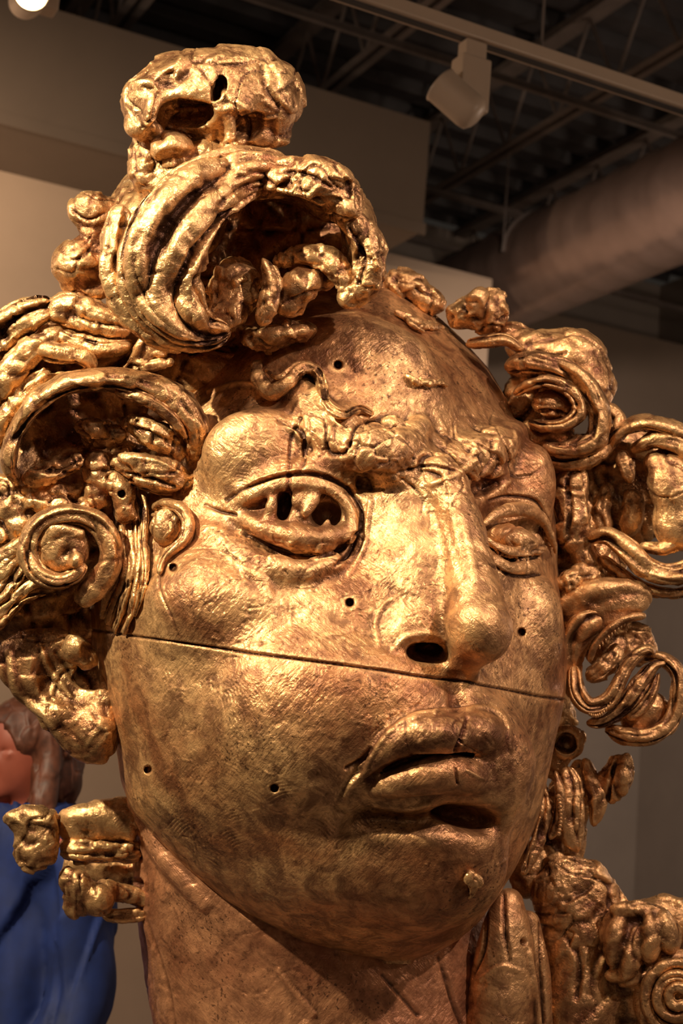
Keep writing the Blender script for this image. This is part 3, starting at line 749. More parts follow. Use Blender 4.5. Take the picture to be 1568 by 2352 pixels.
# wrinkles and tool marks
for s_ in (
 [(520, 1150, 7, -5), (560, 1120, 8, -10), (640, 1092, 8, -11), (720, 1088, 8, -12), (790, 1115, 8, -12), (828, 1165, 7, -9), (828, 1220, 6, -6)],
 [(560, 1226, 6, -3), (640, 1262, 7, -5), (720, 1276, 7, -6), (780, 1264, 7, -6), (812, 1228, 6, -4)],
 [(770, 1300, 7, -5), (800, 1270, 8, -12), (822, 1225, 7, -9)],
 [(850, 1150, 9, 6), (842, 1210, 8, 7), (835, 1260, 8, 6), (800, 1320, 8, 3)],
 [(1062, 1190, 14, 3), (1078, 1260, 16, 5), (1090, 1330, 16, 4)], [(1022, 1180, 12, -2), (1042, 1260, 14, -3), (1062, 1330, 12, -2)],
 [(990, 1112, 10, 4), (1020, 1102, 11, 5), (1060, 1085, 11, 5), (1085, 1070, 9, 3)],
 [(880, 1345, 20, -2), (930, 1372, 20, -3), (1000, 1390, 18, -1)],
 [(868, 1480, 10, 4), (862, 1430, 10, 5), (880, 1390, 10, 4), (910, 1370, 9, 2)],
 [(905, 1492, 12, 4), (935, 1462, 12, 5), (985, 1456, 12, 4), (1020, 1470, 10, 2)],
 [(1000, 1634, 9, 4), (950, 1644, 9, 5), (895, 1680, 9, 5), (858, 1730, 9, 4), (836, 1775, 8, 3)],
 [(1000, 1634, 9, 4), (1060, 1630, 9, 4), (1120, 1626, 9, 4), (1162, 1654, 9, 4), (1172, 1720, 8, 3)],
 [(1072, 1650, 8, -6), (1062, 1690, 9, -11), (1046, 1725, 8, -8)], [(1045, 1765, 5, -3), (1050, 1800, 5, -5)],
 [(1072, 1770, 6, 4), (1108, 1790, 6, 4)], [(860, 1850, 9, 4), (930, 1860, 10, 5), (985, 1848, 9, 4)],
 [(790, 1830, 12, 5), (815, 1795, 13, 7), (845, 1775, 12, 4)], [(795, 1765, 9, -6), (830, 1745, 9, -9), (850, 1720, 8, -4)],
 [(660, 1160, 10, -6), (670, 1010, 8, -4), (690, 960, 7, -5)],
 [(640, 965, 9, -5), (690, 990, 8, -10), (700, 1050, 8, -8), (690, 1080, 7, -3)],
 [(1124, 1150, 5, -4), (1170, 1140, 6, -8), (1230, 1150, 6, -8), (1262, 1200, 5, -5)],
 [(1126, 1296, 5, -6), (1180, 1324, 6, -8), (1240, 1318, 5, -5)], [(1120, 1252, 5, -6), (1170, 1282, 6, -9), (1236, 1280, 5, -6)],
 [(470, 1160, 7, -3), (510, 1175, 7, -8), (540, 1182, 6, -8)], [(545, 1130, 7, 6), (600, 1100, 8, 6), (680, 1080, 8, 5)],
 [(560, 1300, 18, 5), (600, 1330, 24, 9), (620, 1370, 18, 4)], [(370, 1290, 5, -3), (366, 1350, 5, -3.5), (395, 1420, 5, -3), (410, 1460, 4, -2)],
 [(730, 900, 22, 10), (760, 940, 22, 12), (830, 962, 18, 8), (880, 945, 14, 6)], [(700, 880, 20, 8), (735, 920, 22, 12)],
 [(480, 900, 8, 5), (560, 880, 9, 6), (650, 900, 8, 5)], [(990, 1920, 60, 6), (1080, 1960, 60, 6)]):
    B(s_)
# patchy raised edges of thin clay layers on cheek, nose and brow
rs = np.random.RandomState(4)
for k in range(260):
    x0 = rs.uniform(330, 1180); y0 = rs.uniform(1060, 2000)
    if rs.rand() < 0.55: x0 = rs.uniform(480, 1000); y0 = rs.uniform(1240, 1480)
    an = rs.uniform(0, 6.28); L = rs.uniform(14, 60); cu = rs.uniform(-.9, .9); pts = [(x0, y0, 4, 0.5)]
    for j in range(4):
        x0 += math.cos(an)*L/4; y0 += math.sin(an)*L/4; an += cu*0.5
        pts.append((x0, y0, rs.uniform(3.5, 6), rs.choice([-1, 1])*rs.uniform(1.0, 2.2)))
    B(pts, 'sharp', step=8)
# comb strokes, each a bundle of fine parallel scratches
for k in range(70):
    x0 = rs.uniform(260, 900); y0 = rs.uniform(1500, 2000); an = 0.75 + rs.uniform(-.35, .35)
    if k % 3 == 0: an = -0.7 + rs.uniform(-.3, .3)
    if k % 5 == 0: x0, y0, an = rs.uniform(500, 640), rs.uniform(970, 1100), rs.uniform(-.3, .5)
    L = rs.uniform(30, 75)
    for j in range(rs.randint(4, 8)):
        ox, oy = -math.sin(an)*j*8, math.cos(an)*j*8
        B([(x0+ox, y0+oy, 3.4, -0.3), (x0+ox+math.cos(an)*L*.5, y0+oy+math.sin(an)*L*.5, 3.6, -1.2), (x0+ox+math.cos(an+.2)*L, y0+oy+math.sin(an+.2)*L, 3.4, -0.3)], 'sharp', step=14)
fV, fQ = cull(fV, fQ, (fV[:, 2] > -330))
def along(pts, r):
    P = crom([(p[0], p[1], 0) for p in pts], 10); d = np.full(len(fV), 1e3)
    for p in P: d = np.minimum(d, np.hypot(fV[:, 0]-p[0], fV[:, 1]-p[1]))
    return np.clip((r - d) / (r*0.3), 0, 1)
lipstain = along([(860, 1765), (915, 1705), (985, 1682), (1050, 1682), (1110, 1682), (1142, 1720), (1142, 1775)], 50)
eye_tone = 0.8*along([(620, 1175), (690, 1185), (770, 1195)], 42)  # darker tone inside the left eye opening
brow_tone = 0.5*along([(690, 1060), (780, 1080), (880, 1085)], 34)  # darker tone along the underside of the left brow
part('face', fV, fQ, M_FACE, stain=np.maximum(np.maximum(lipstain, eye_tone), brow_tone))  # lip stain combined with the darker eye and brow tones
def zf(x, y):
    m = (np.abs(fV[:, 0]-x) < 7) & (np.abs(fV[:, 1]-y) < 7)
    return float(fV[m, 2].max()) if m.any() else zs(x, y)
# ------------------------------------------------------------------ hair: locks, scrolls, knobs and lumps
SEED = [100]; ZOFF = 0
def LK(pts, name='hair_curl', mat=None, **kw):
    SEED[0] += 1; on = kw.pop('on', None)
    pts = [(p[0], p[1], p[2] + ZOFF if on is None else zf(p[0], p[1]) + on[min(i, len(on)-1)]) + tuple(p[3:]) for i, p in enumerate(pts)]
    V, Q = lock(pts, seed=kw.pop('seed', SEED[0]), **kw)
    return part(name, V, Q, mat or M_HAIR)
def BL(ops, name='hair_lump', cell=4.0, mat=None, amp=5.796, nsc=44, cl=1.0, strokes=(), sub=False, clip=None, sd=None):
    """ops: (e, centre, radii, blend, rz[, cut]) | ('t', pts, blend[, cut])"""
    SEED[0] += 1; zo = lambda p: (p[0], p[1], p[2] + ZOFF) + tuple(p[3:])
    ops = [(o[0], zo(o[1]) if o[0] == 'e' else [zo(p) for p in o[1]]) + tuple(o[2:]) for o in ops]
    lo = np.full(3, 1e9); hi = -lo
    for o in ops:
        if o[-1] is True: continue
        if o[0] == 'e': lo = np.minimum(lo, np.array(o[1]) - max(o[2])); hi = np.maximum(hi, np.array(o[1]) + max(o[2]))
        else:
            p = np.array(o[1], float); lo = np.minimum(lo, p[:, :3].min(0) - p[:, 3].max()); hi = np.maximum(hi, p[:, :3].max(0) + p[:, 3].max())
    lo -= 3*cell + 12; hi += 3*cell + 12
    v = Vol(lo, hi, cell)
    for o in ops:
        cut = o[-1] is True
        if o[0] == 'e': v.ell(o[1], o[2], o[3], o[4] if len(o) > 4 and o[4] is not True else 0, cut=cut)
        else: v.tube(o[1], o[2], step=14, cut=cut)
    V, Q = v.mesh(); N = normals(V, Q)
    if N[np.argmax(V[:, 2])][2] < 0: Q = Q[:, ::-1].copy()
    V = smooth(V, Q, 1, 0.5)
    if sub: V, Q = subdiv(V, Q)
    N = normals(V, Q); V = rough(V, N, amp, nsc, sd or SEED[0], cl); N = normals(V, Q)
    for s_ in strokes: stroke(V, N, s_[0], s_[1] if len(s_) > 1 else 'round')
    if clip is not None: V, Q = cull(V, Q, clip(V))
    return part(name, V, Q, mat or M_HAIR)
e, t = 'e', 't'
ZOFF = 250
# ---- top knot
BL([(e, (490, 215, -110), (185, 96, 130), 30, -3), (e, (345, 225, -70), (72, 62, 70), 30, -20), (e, (620, 225, -120), (80, 85, 110), 30, 30), (e, (560, 310, -120), (105, 42, 80), 25),
    (e, (480, 150, -90), (150, 42, 90), 25, -6), (e, (395, 335, -60), (46, 34, 44), 16), (e, (330, 285, -60), (44, 34, 44), 18), (e, (390, 170, -30), (90, 24, 34), 16, -22),
    (e, (425, 262, -18), (70, 36, 70), 14, -8, True), (e, (500, 205, 0), (17, 30, 44), 8, 20, True), (e, (565, 292, -30), (42, 30, 40), 12, -28, True), (e, (362, 318, -20), (22, 18, 30), 8, True),
    (e, (545, 235, -8), (44, 16, 26), 12, 35), (e, (345, 250, -6), (20, 44, 24), 12, 14), (e, (430, 205, -20), (62, 12, 22), 10, -10), (t, [(515, 250, -10, 14), (530, 300, -20, 12), (520, 345, -30, 16)], 8)],
   'top_knot', 4.0, amp=7.452, nsc=52, strokes=[([(600, 150, 12, -5), (620, 220, 14, -8), (660, 260, 10, -4)],), ([(330, 200, 8, -4), (360, 215, 8, -7), (350, 270, 8, -5)],), ([(450, 140, 8, -4), (530, 150, 8, -6), (600, 140, 8, -3)],)])
BL([(t, [(350, 330, -110, 46), (350, 400, -110, 50), (420, 440, -100, 60)], 20), (e, (400, 375, -70), (36, 34, 34), 14), (e, (335, 380, -90), (30, 46, 34), 12), (e, (470, 370, -110), (90, 60, 70), 30)], 'top_knot_stem', 4.0, amp=6.624, nsc=34)
# ---- great C-shaped curl beneath the knot
LK([(668, 405, -30, 40, 40), (600, 392, 0, 52, 50), (520, 412, 40, 72, 56), (440, 458, 75, 92, 62), (378, 540, 95, 106, 66), (360, 640, 95, 104, 64), (405, 722, 80, 80, 54), (468, 764, 60, 46, 40), (530, 760, 50, 24, 26)],
   grooves=4.2, gd=0.34, amp=4.83, nsc=56, ring=110, step=4, tw=0.15, name='great_curl')
LK([(280, 470, 40, 30, 40), (262, 560, 50, 30, 46), (262, 650, 50, 34, 46), (330, 745, 40, 34, 46), (420, 800, 30, 26, 36)], grooves=3.6, amp=5.04)
BL([(t, [(600, 415, -20, 40), (680, 405, 30, 46), (740, 415, 50, 50), (790, 450, 40, 42)], 22), (e, (750, 400, 60), (60, 34, 40), 14, 20), (e, (700, 430, 70), (50, 24, 30), 10, -10), (e, (800, 470, 50), (34, 34, 40), 12)], 'hair_lobe', 4, amp=9.2, nsc=46,
   strokes=[([(610, 430, 8, 6), (690, 445, 9, 9), (740, 468, 8, 6)],), ([(640, 395, 8, -5), (700, 400, 8, -9), (760, 430, 7, -6)],), ([(770, 380, 7, -5), (800, 420, 7, -7)],)])
BL([(t, [(770, 478, 10, 26), (818, 520, 10, 38), (846, 580, 0, 40), (842, 640, -10, 38), (800, 680, -20, 28)], 18), (e, (862, 590, 10), (20, 50, 36), 12, -8)], 'hair_lobe', 4, amp=8, nsc=46,
   strokes=[([(800, 520, 8, -6), (835, 590, 8, -9), (825, 650, 8, -6)],), ([(850, 560, 7, 5), (866, 610, 7, 6)],)])
BL([(e, (585, 412, -330), (215, 50, 300), 30), (e, (325, 570, -300), (95, 185, 280), 30), (e, (450, 500, -330), (70, 90, 240), 30), (e, (420, 760, -300), (150, 50, 240), 30), (e, (825, 560, -320), (42, 110, 260), 30), (e, (730, 462, -330), (80, 36, 290), 30, 30)], 'curl_hood', 6, amp=7, nsc=60)
BL([(t, [(640, 600, -50, 16), (700, 588, -30, 24), (760, 602, -20, 30), (800, 650, -20, 30)], 12)], 'hair_lobe', 4, amp=6.9, nsc=36)
LK([(604, 590, -20, 10, 30), (624, 640, -10, 22, 26), (618, 700, 0, 24, 24), (596, 752, 0, 14, 18)], grooves=3, amp=4.32, gd=0.3)
BL([(e, (692, 655, -30), (54, 40, 44), 16, -30), (e, (660, 700, -40), (40, 30, 40), 16), (e, (735, 640, -70), (40, 30, 40), 14)], amp=5.04)
BL([(e, (540, 660, -70), (56, 70, 50), 16), (e, (640, 770, -90), (90, 30, 60), 16, -10), (e, (520, 720, -40), (44, 44, 40), 14)], amp=7.452, nsc=34)
BL([(e, (620, 600, -660), (260, 200, 110), 20), (e, (420, 720, -480), (180, 120, 150), 20), (e, (780, 670, -480), (110, 60, 60), 20)], 'hair_mass', 6, amp=9.936, nsc=60)
ZOFF = 90
# ---- small knobs left of the great curl
BL([(e, (205, 480, -20), (50, 44, 44), 14, -10), (e, (235, 500, -30), (30, 40, 40), 10), (t, [(215, 510, -20, 34), (208, 560, -20, 32)], 16), (e, (178, 607, -10), (62, 60, 60), 14), (e, (240, 600, -30), (44, 70, 50), 14), (e, (195, 665, -20), (60, 26, 40), 12, 10), (e, (255, 480, -40), (40, 30, 40), 10)], 'hair_knob', amp=4.968, nsc=40,
   strokes=[([(150, 600, 5, -3), (190, 590, 5, -7), (215, 560, 5, -5)], 'sharp'), ([(160, 480, 6, -4), (200, 505, 6, -7), (240, 490, 6, -4)], 'sharp')])
ZOFF = 55
# ---- rough flowing locks, upper left
LK([(300, 752, 40, 22, 34), (230, 735, 55, 36, 40), (160, 712, 50, 36, 40), (100, 716, 40, 24, 30)], grooves=2.88, gd=0.25, amp=5.76)
LK([(300, 790, 30, 12, 30), (240, 800, 60, 20, 34), (180, 788, 60, 20, 30), (110, 760, 45, 16, 24)], grooves=3, amp=4.32)
LK([(130, 700, 40, 26, 30), (60, 725, 45, 40, 40), (-10, 770, 40, 44, 44), (-80, 850, 20, 40, 44)], grooves=4.32, gd=0.3, amp=7.452, nsc=40)
LK([(150, 760, 50, 26, 26), (80, 800, 60, 34, 36), (20, 860, 60, 36, 40), (-50, 930, 40, 40, 40)], grooves=3.6, gd=0.3, amp=5.76)
LK([(80, 800, 75, 16, 22), (130, 812, 85, 22, 24), (190, 820, 85, 20, 24), (208, 848, 80, 16, 22), (170, 868, 75, 18, 22), (110, 870, 70, 16, 22), (60, 905, 70, 18, 22), (20, 960, 60, 18, 20)], grooves=2.88, gd=0.28, amp=4.32)
LK([(120, 850, 60, 18, 20), (60, 890, 66, 24, 26), (10, 960, 56, 26, 28), (-30, 1030, 40, 28, 30)], grooves=3.6, gd=0.3, amp=5.04)
LK([(290, 860, 70, 14, 16), (318, 825, 85, 22, 16), (350, 795, 90, 26, 16), (395, 800, 85, 18, 14)], grooves=2.88, gd=0.3, amp=4.32)
LK([(320, 845, 80, 10, 12), (360, 838, 92, 14, 12), (400, 828, 90, 8, 10)], grooves=2, amp=2.88)
BL([(e, (120, 880, -80), (230, 180, 90), 20), (e, (260, 1150, -60), (260, 200, 90), 20), (e, (60, 1330, -60), (170, 130, 70), 20), (e, (450, 850, -60), (120, 70, 60), 20), (e, (80, 1430, -90), (150, 60, 60), 20), (e, (170, 1520, -190), (90, 90, 50), 20)], 'hair_mass', 6, amp=9.936, nsc=60)
# ---- the big arch over the temple
LK([(40, 1115, 60, 15, 40), (22, 1060, 90, 20, 60), (34, 1000, 115, 22, 74), (78, 930, 140, 26, 80), (150, 885, 155, 26, 80), (230, 872, 160, 26, 74), (310, 880, 160, 32, 60), (390, 915, 150, 40, 50), (440, 975, 135, 36, 44), (448, 1035, 120, 22, 30), (435, 1070, 110, 8, 14)],
   grooves=3, gd=0.16, amp=5.175, nsc=54, ring=80, step=4, name='arched_curl')
LK([(262, 900, 190, 8, 16), (330, 915, 200, 16, 18), (390, 955, 190, 14, 18), (430, 1010, 165, 8, 12)], grooves=3, amp=2.88)
BL([(e, (215, 985, 120), (46, 30, 40), 12, 10), (e, (262, 1000, 110), (36, 26, 34), 12, -10), (e, (240, 1010, 100), (50, 22, 30), 10)], amp=7.452, nsc=30)
BL([(t, [(272, 962, 130, 12), (315, 978, 145, 28), (365, 1004, 150, 36), (402, 1030, 135, 22)], 14), (e, (345, 975, 172), (60, 12, 18), 8, 22), (e, (350, 1010, 165), (46, 22, 22), 8, 30)], 'hair_lobe', amp=7, nsc=42, strokes=[([(290, 965, 6, 5), (350, 985, 7, 8), (410, 1015, 6, 5)],)])
BL([(e, (105, 1085, 110), (50, 26, 36), 10, -14), (e, (160, 1070, 110), (40, 20, 30), 10, -30), (e, (80, 1100, 90), (34, 24, 30), 10)], amp=5.796, nsc=34, strokes=[([(80, 1070, 14, -8), (130, 1080, 18, -14), (180, 1055, 12, -8)],)])
BL([(e, (225, 1075, 110), (28, 40, 30), 10), (e, (250, 1105, 110), (34, 30, 30), 10), (e, (225, 1140, 100), (30, 34, 30), 10), (e, (120, 1128, 70), (70, 24, 30), 12)], amp=6.624, nsc=30)
BL([(t, [(275, 1062, 130, 22), (320, 1072, 145, 32), (370, 1086, 150, 36), (415, 1104, 140, 28)], 16), (e, (310, 1058, 165), (40, 16, 18), 8, 8), (e, (360, 1106, 160), (60, 16, 20), 8, 12)], 'hair_lobe', amp=7, nsc=46, strokes=[([(280, 1085, 7, -6), (340, 1098, 8, -11), (400, 1118, 7, -6)],), ([(300, 1050, 6, 5), (360, 1060, 7, 7), (410, 1085, 6, 5)],)])
LK([(290, 1105, 110, 8, 16), (350, 1118, 125, 14, 22), (405, 1130, 120, 14, 20)], grooves=3, amp=3.6)
# ---- ragged row behind the ear scroll
BL([(e, (30, 1165, 60), (44, 40, 34), 10), (e, (90, 1155, 80), (40, 26, 30), 8), (e, (145, 1165, 85), (40, 28, 30), 8, 10), (e, (195, 1165, 90), (30, 26, 30), 8), (e, (60, 1205, 70), (50, 26, 30), 8), (e, (10, 1230, 50), (50, 30, 30), 8), (e, (0, 1120, 40), (50, 34, 40), 10)], amp=9.108, nsc=32)
for k, (y0, y1, w) in enumerate(((1262, 1232, 16), (1300, 1250, 22), (1345, 1290, 20), (1385, 1335, 16), (1410, 1365, 12))):
    LK([(-70, y0+50, 40, w, 26), (0, y0+22, 60, w*1.2, 30), (60, y1+12, 70, w, 28), (110, y1, 60, w*.5, 20)], grooves=3, gd=0.25, amp=4.968, nsc=44, name='hair_strand')
# ---- strands running down in front of the ear
for k, (xa, xb, xc, xd, ye, w) in enumerate(((238, 262, 280, 248, 1405, 15), (262, 286, 292, 262, 1420, 13), (282, 300, 304, 276, 1440, 12), (300, 316, 316, 300, 1440, 10), (322, 330, 334, 322, 1400, 9))):
    LK([(xa, 1120, 75, 8, 10), (xa+12, 1170, 92, w, 18), (xb, 1240, 100, w*1.1, 20), (xc, 1310, 92, w, 18), (xd, ye-30, 72, w*.8, 14), (xd-14, ye+16, 45, 5, 8)], grooves=3, gd=0.22, amp=2.9325, nsc=40, name='hair_strand', on=(20, 14, 10, 8, 4, -4))
BL([(t, [(262, 1105, 115, 26), (282, 1135, 125, 28), (290, 1180, 118, 26)], 12), (e, (280, 1134, 150), (7, 8, 24), 4, True)], amp=4.14, nsc=26)
# ---- scroll over the ear
LK([(178, 1390, 120, 24, 24), (205, 1362, 128, 28, 28), (240, 1320, 134, 28, 30), (256, 1270, 138, 26, 32), (236, 1215, 140, 25, 34), (190, 1184, 142, 25, 36), (130, 1186, 142, 25, 36), (84, 1216, 140, 26, 36), (66, 1268, 138, 26, 36), (84, 1312, 140, 24, 34), (126, 1334, 144, 20, 30), (172, 1322, 150, 16, 24), (196, 1294, 152, 12, 16)],
   grooves=2.88, gd=0.2, amp=2.9325, nsc=60, ring=72, step=4, name='ear_scroll')
BL([(e, (140, 1262, 130), (66, 60, 40), 14), (e, (172, 1286, 165), (22, 18, 24), 10, 40), (e, (150, 1270, 190), (20, 36, 32), 10, 30, True), (t, [(100, 1250, 150, 16), (130, 1216, 158, 18), (180, 1225, 152, 12)], 8)], 'scroll_core', amp=3.42125, nsc=40)
# ---- small ear-shaped curl at the temple
LK([(350, 1168, 120, 10, 14), (375, 1156, 128, 14, 18), (410, 1166, 128, 15, 20), (430, 1196, 126, 15, 20), (424, 1236, 122, 15, 18), (396, 1264, 118, 12, 16), (372, 1290, 104, 8, 12), (366, 1320, 92, 5, 8)], grooves=2, gd=0.2, amp=2.44375, nsc=40, name='temple_curl', on=(10, 18, 22, 22, 20, 16, 8, 0))
LK([(350, 1182, 112, 7, 10), (380, 1190, 118, 10, 12), (392, 1215, 118, 9, 12), (372, 1240, 112, 7, 10)], grooves=2, amp=1.7, on=(8, 16, 18, 10))
LK([(356, 1215, 106, 8, 10), (376, 1225, 112, 10, 12), (400, 1222, 112, 8, 10)], grooves=0, amp=1.7, on=(6, 14, 8))
BL([(e, (382, 1212, zf(378, 1215) - 40), (40, 44, 22), 14)], amp=3.312, nsc=40)
# ---- ear
BL([(e, (95, 1560, 10), (100, 66, 40), 30, 30), (e, (60, 1520, 10), (70, 60, 36), 26), (e, (150, 1640, 20), (80, 60, 44), 26, 40), (e, (210, 1690, 30), (64, 66, 52), 24), (e, (230, 1620, 10), (60, 70, 40), 24), (e, (140, 1510, 0), (50, 56, 34), 20),
    (e, (95, 1480, 0), (90, 40, 30), 16), (e, (150, 1560, 56), (76, 54, 34), 22, 30, True), (e, (200, 1560, 10), (30, 22, 70), 8, 25, True)], 'ear', amp=3.726, nsc=44, mat=None,
   strokes=[([(20, 1500, 14, 8), (40, 1590, 16, 10), (110, 1650, 16, 9), (150, 1720, 14, 6)],), ([(90, 1480, 10, 6), (110, 1530, 12, 8), (160, 1600, 12, 5)],), ([(130, 1500, 10, -5), (170, 1560, 10, -6)],)])
BL([(e, (172, 1490, 60), (34, 34, 34), 12, 30), (e, (200, 1510, 50), (26, 30, 30), 12)], 'ear_tragus', amp=3.726, nsc=26)
ZOFF = 0
# ---- locks behind the neck, lower left
BL([(e, (75, 1890, -90), (52, 46, 46), 16), (e, (80, 1950, -90), (50, 54, 46), 16), (e, (30, 1880, -80), (24, 20, 26), 10), (e, (110, 1920, -90), (26, 60, 40), 12), (e, (70, 1905, -30), (22, 30, 20), 8, -20, True), (e, (60, 1935, -45), (24, 12, 16), 8, True)], 'hair_knob', amp=5.796, nsc=36)
LK([(128, 1900, -130, 44, 44), (180, 1896, -130, 46, 46), (250, 1885, -130, 50, 48), (330, 1878, -150, 52, 50)], grooves=2.88, gd=0.12, amp=4.14, nsc=44, wd=(0, 1, 0))
LK([(135, 1952, -120, 26, 34), (200, 1955, -120, 28, 36), (260, 1955, -130, 28, 36), (330, 1950, -150, 26, 36)], grooves=2.88, gd=0.2, amp=6.624, nsc=30, wd=(0, 1, 0))
BL([(e, (178, 2040, -90), (36, 44, 40), 14), (e, (222, 2065, -90), (42, 40, 42), 14), (e, (175, 2085, -100), (34, 24, 30), 10), (e, (155, 2020, -95), (16, 30, 24), 8), (t, [(240, 2045, -110, 20), (290, 2055, -130, 20), (340, 2065, -150, 24)], 12)], 'hair_knob', amp=4.968, nsc=34, strokes=[([(185, 2010, 6, -8), (182, 2050, 6, -10)], 'sharp')])
LK([(232, 2100, -140, 14, 20), (280, 2105, -140, 16, 22), (340, 2100, -150, 16, 24)], grooves=3, amp=2.88)
LK([(140, 1985, -290, 30, 30), (230, 2000, -290, 30, 34), (340, 2010, -300, 34, 40)], grooves=2.88, gd=0.2, amp=5.04)
# ---- ribbon curls on the forehead
LK([(498, 828, 80, 10, 14), (515, 792, 100, 20, 22), (556, 772, 115, 24, 24), (600, 785, 120, 18, 20), (622, 812, 115, 8, 12)], grooves=2.88, gd=0.25, amp=3.312, nsc=30, on=(0, 12, 20, 18, 4))
LK([(590, 832, 90, 10, 12), (592, 868, 108, 16, 18), (622, 902, 130, 20, 22), (660, 880, 145, 17, 22), (692, 848, 150, 14, 20), (728, 856, 150, 13, 20), (742, 892, 152, 13, 18), (752, 930, 165, 12, 16), (786, 952, 182, 12, 16), (826, 940, 192, 10, 14), (858, 952, 192, 5, 8)], grooves=2.88, gd=0.25, amp=3.42125, nsc=34, ring=56, on=(0, 12, 20, 18, 14, 12, 12, 12, 12, 8, 0))
LK([(610, 850, 130, 5, 8), (640, 866, 150, 8, 8), (680, 838, 158, 7, 8), (720, 836, 160, 6, 8)], grooves=0, amp=1.7, on=(14, 34, 26, 10))
# ---- twig-like scraps on the forehead
for P in ([(905, 716, 84, 5, 5), (935, 728, 100, 10, 9), (965, 742, 96, 8, 8), (1000, 744, 78, 5, 5)], [(950, 752, 80, 4, 4), (985, 748, 94, 9, 8), (1018, 752, 72, 4, 4)], [(925, 720, 90, 5, 5), (945, 745, 100, 6, 6), (975, 762, 84, 3, 3)],
          [(930, 858, 150, 4, 4), (950, 872, 172, 9, 8), (965, 885, 164, 6, 6)], [(945, 884, 166, 4, 4), (985, 878, 184, 7, 6), (1028, 884, 156, 3, 3)], [(962, 868, 172, 5, 5), (990, 882, 180, 6, 5), (1020, 872, 168, 3, 3)], [(1085, 2000, 190, 8, 8), (1078, 2020, 205, 12, 12), (1090, 2036, 200, 10, 10), (1076, 2068, 180, 3, 4)], [(1080, 2010, 200, 6, 6), (1100, 2024, 200, 10, 10), (1082, 2040, 196, 6, 6)]):
    LK([(p[0], p[1], zf(p[0], p[1]) + (3 if i in (0, len(P)-1) else 10), p[3], p[4]) for i, p in enumerate(P)], grooves=2, amp=2.44375, nsc=14, name='clay_scrap', ring=20, step=3)
# ---- right side
BL([(e, (940, 660, -230), (52, 38, 50), 14, 20), (e, (985, 690, -220), (40, 30, 40), 12, 30), (e, (900, 650, -230), (24, 22, 30), 10)], amp=7.452, nsc=34)
BL([(e, (1070, 720, -200), (48, 32, 40), 12, -30), (e, (1120, 720, -190), (54, 50, 50), 14), (e, (1140, 685, -190), (28, 24, 30), 8), (e, (1090, 700, -150), (18, 40, 20), 8, 30)], amp=9.108, nsc=36)
LK([(1075, 790, -140, 10, 20), (1115, 786, -105, 16, 26), (1160, 782, -100, 15, 28), (1200, 805, -110, 10, 22)], grooves=3, gd=0.2, amp=2.55)
BL([(e, (1230, 800, -200), (70, 45, 60), 20), (e, (1320, 820, -190), (80, 66, 80), 24, 30), (e, (1350, 880, -180), (60, 60, 66), 20), (e, (1170, 760, -210), (40, 26, 40), 12)], amp=6.624, nsc=56, strokes=[([(1220, 800, 6, -5), (1260, 820, 6, -8), (1300, 810, 6, -6)],)])
LK([(1160, 845, -110, 22, 30), (1215, 832, -85, 26, 40), (1280, 842, -70, 28, 46), (1340, 880, -65, 28, 50), (1376, 945, -65, 27, 50), (1366, 1010, -70, 26, 48), (1300, 1035, -70, 22, 44), (1235, 1022, -85, 18, 34)], grooves=4.32, gd=0.22, amp=3.312, nsc=50, ring=72)
LK([(1180, 905, -95, 10, 20), (1215, 884, -75, 15, 30), (1262, 876, -60, 18, 36), (1312, 900, -52, 18, 38), (1330, 942, -52, 17, 38), (1300, 974, -52, 16, 36), (1250, 980, -60, 14, 30), (1212, 968, -75, 10, 22)], grooves=2.88, gd=0.22, amp=3.42125, nsc=40, ring=60)
BL([(e, (1270, 930, -85), (50, 34, 40), 10, 10), (e, (1250, 1000, -110), (70, 40, 40), 14)], amp=3.6, strokes=[([(1215, 950, 7, -5), (1265, 944, 8, -12), (1310, 955, 7, -5)],)])
LK([(1240, 1055, -110, 14, 26), (1300, 1066, -90, 18, 34), (1360, 1052, -95, 18, 34), (1405, 1020, -110, 12, 26)], grooves=2.88, gd=0.25, amp=3.6)
LK([(1385, 930, -160, 16, 30), (1420, 965, -150, 18, 34), (1400, 1020, -140, 18, 34), (1380, 1060, -150, 12, 26)], grooves=3, amp=4.32)
LK([(1395, 1040, -150, 14, 30), (1415, 1000, -120, 18, 46), (1465, 972, -110, 20, 56), (1530, 980, -110, 20, 60), (1600, 1020, -120, 22, 60), (1640, 1100, -120, 30, 60)], grooves=2.88, gd=0.22, amp=3.6)
LK([(1450, 1035, -120, 12, 20), (1500, 1010, -90, 18, 30), (1560, 1020, -90, 26, 40), (1620, 1060, -90, 30, 40)], grooves=2.88, gd=0.22, amp=3.6)
BL([(e, (1550, 1110, -100), (62, 80, 60), 20), (e, (1560, 1200, -110), (60, 70, 60), 20), (e, (1520, 1060, -110), (40, 30, 40), 14)], amp=4.14, nsc=60)
BL([(e, (1314, 1130, -100), (40, 62, 34), 14), (e, (1318, 1205, -95), (42, 66, 34), 14, -4), (e, (1342, 1285, -105), (30, 50, 30), 14, -14)], 'hair_slab', amp=8, nsc=44, strokes=[([(1300, 1100, 7, -4), (1310, 1170, 8, -8), (1300, 1230, 7, -4)],), ([(1338, 1120, 6, 5), (1346, 1200, 7, 6)],)])
LK([(1425, 1040, -130, 12, 18), (1436, 1070, -110, 20, 22), (1450, 1110, -110, 8, 12)], grooves=3, amp=3.6)
LK([(1440, 1120, -180, 16, 20), (1455, 1170, -170, 26, 24), (1440, 1230, -160, 20, 22)], grooves=2.88, amp=4.32)
LK([(1395, 1110, -180, 12, 20), (1380, 1170, -170, 20, 22), (1390, 1230, -170, 22, 22)], grooves=2.88, amp=4.32)
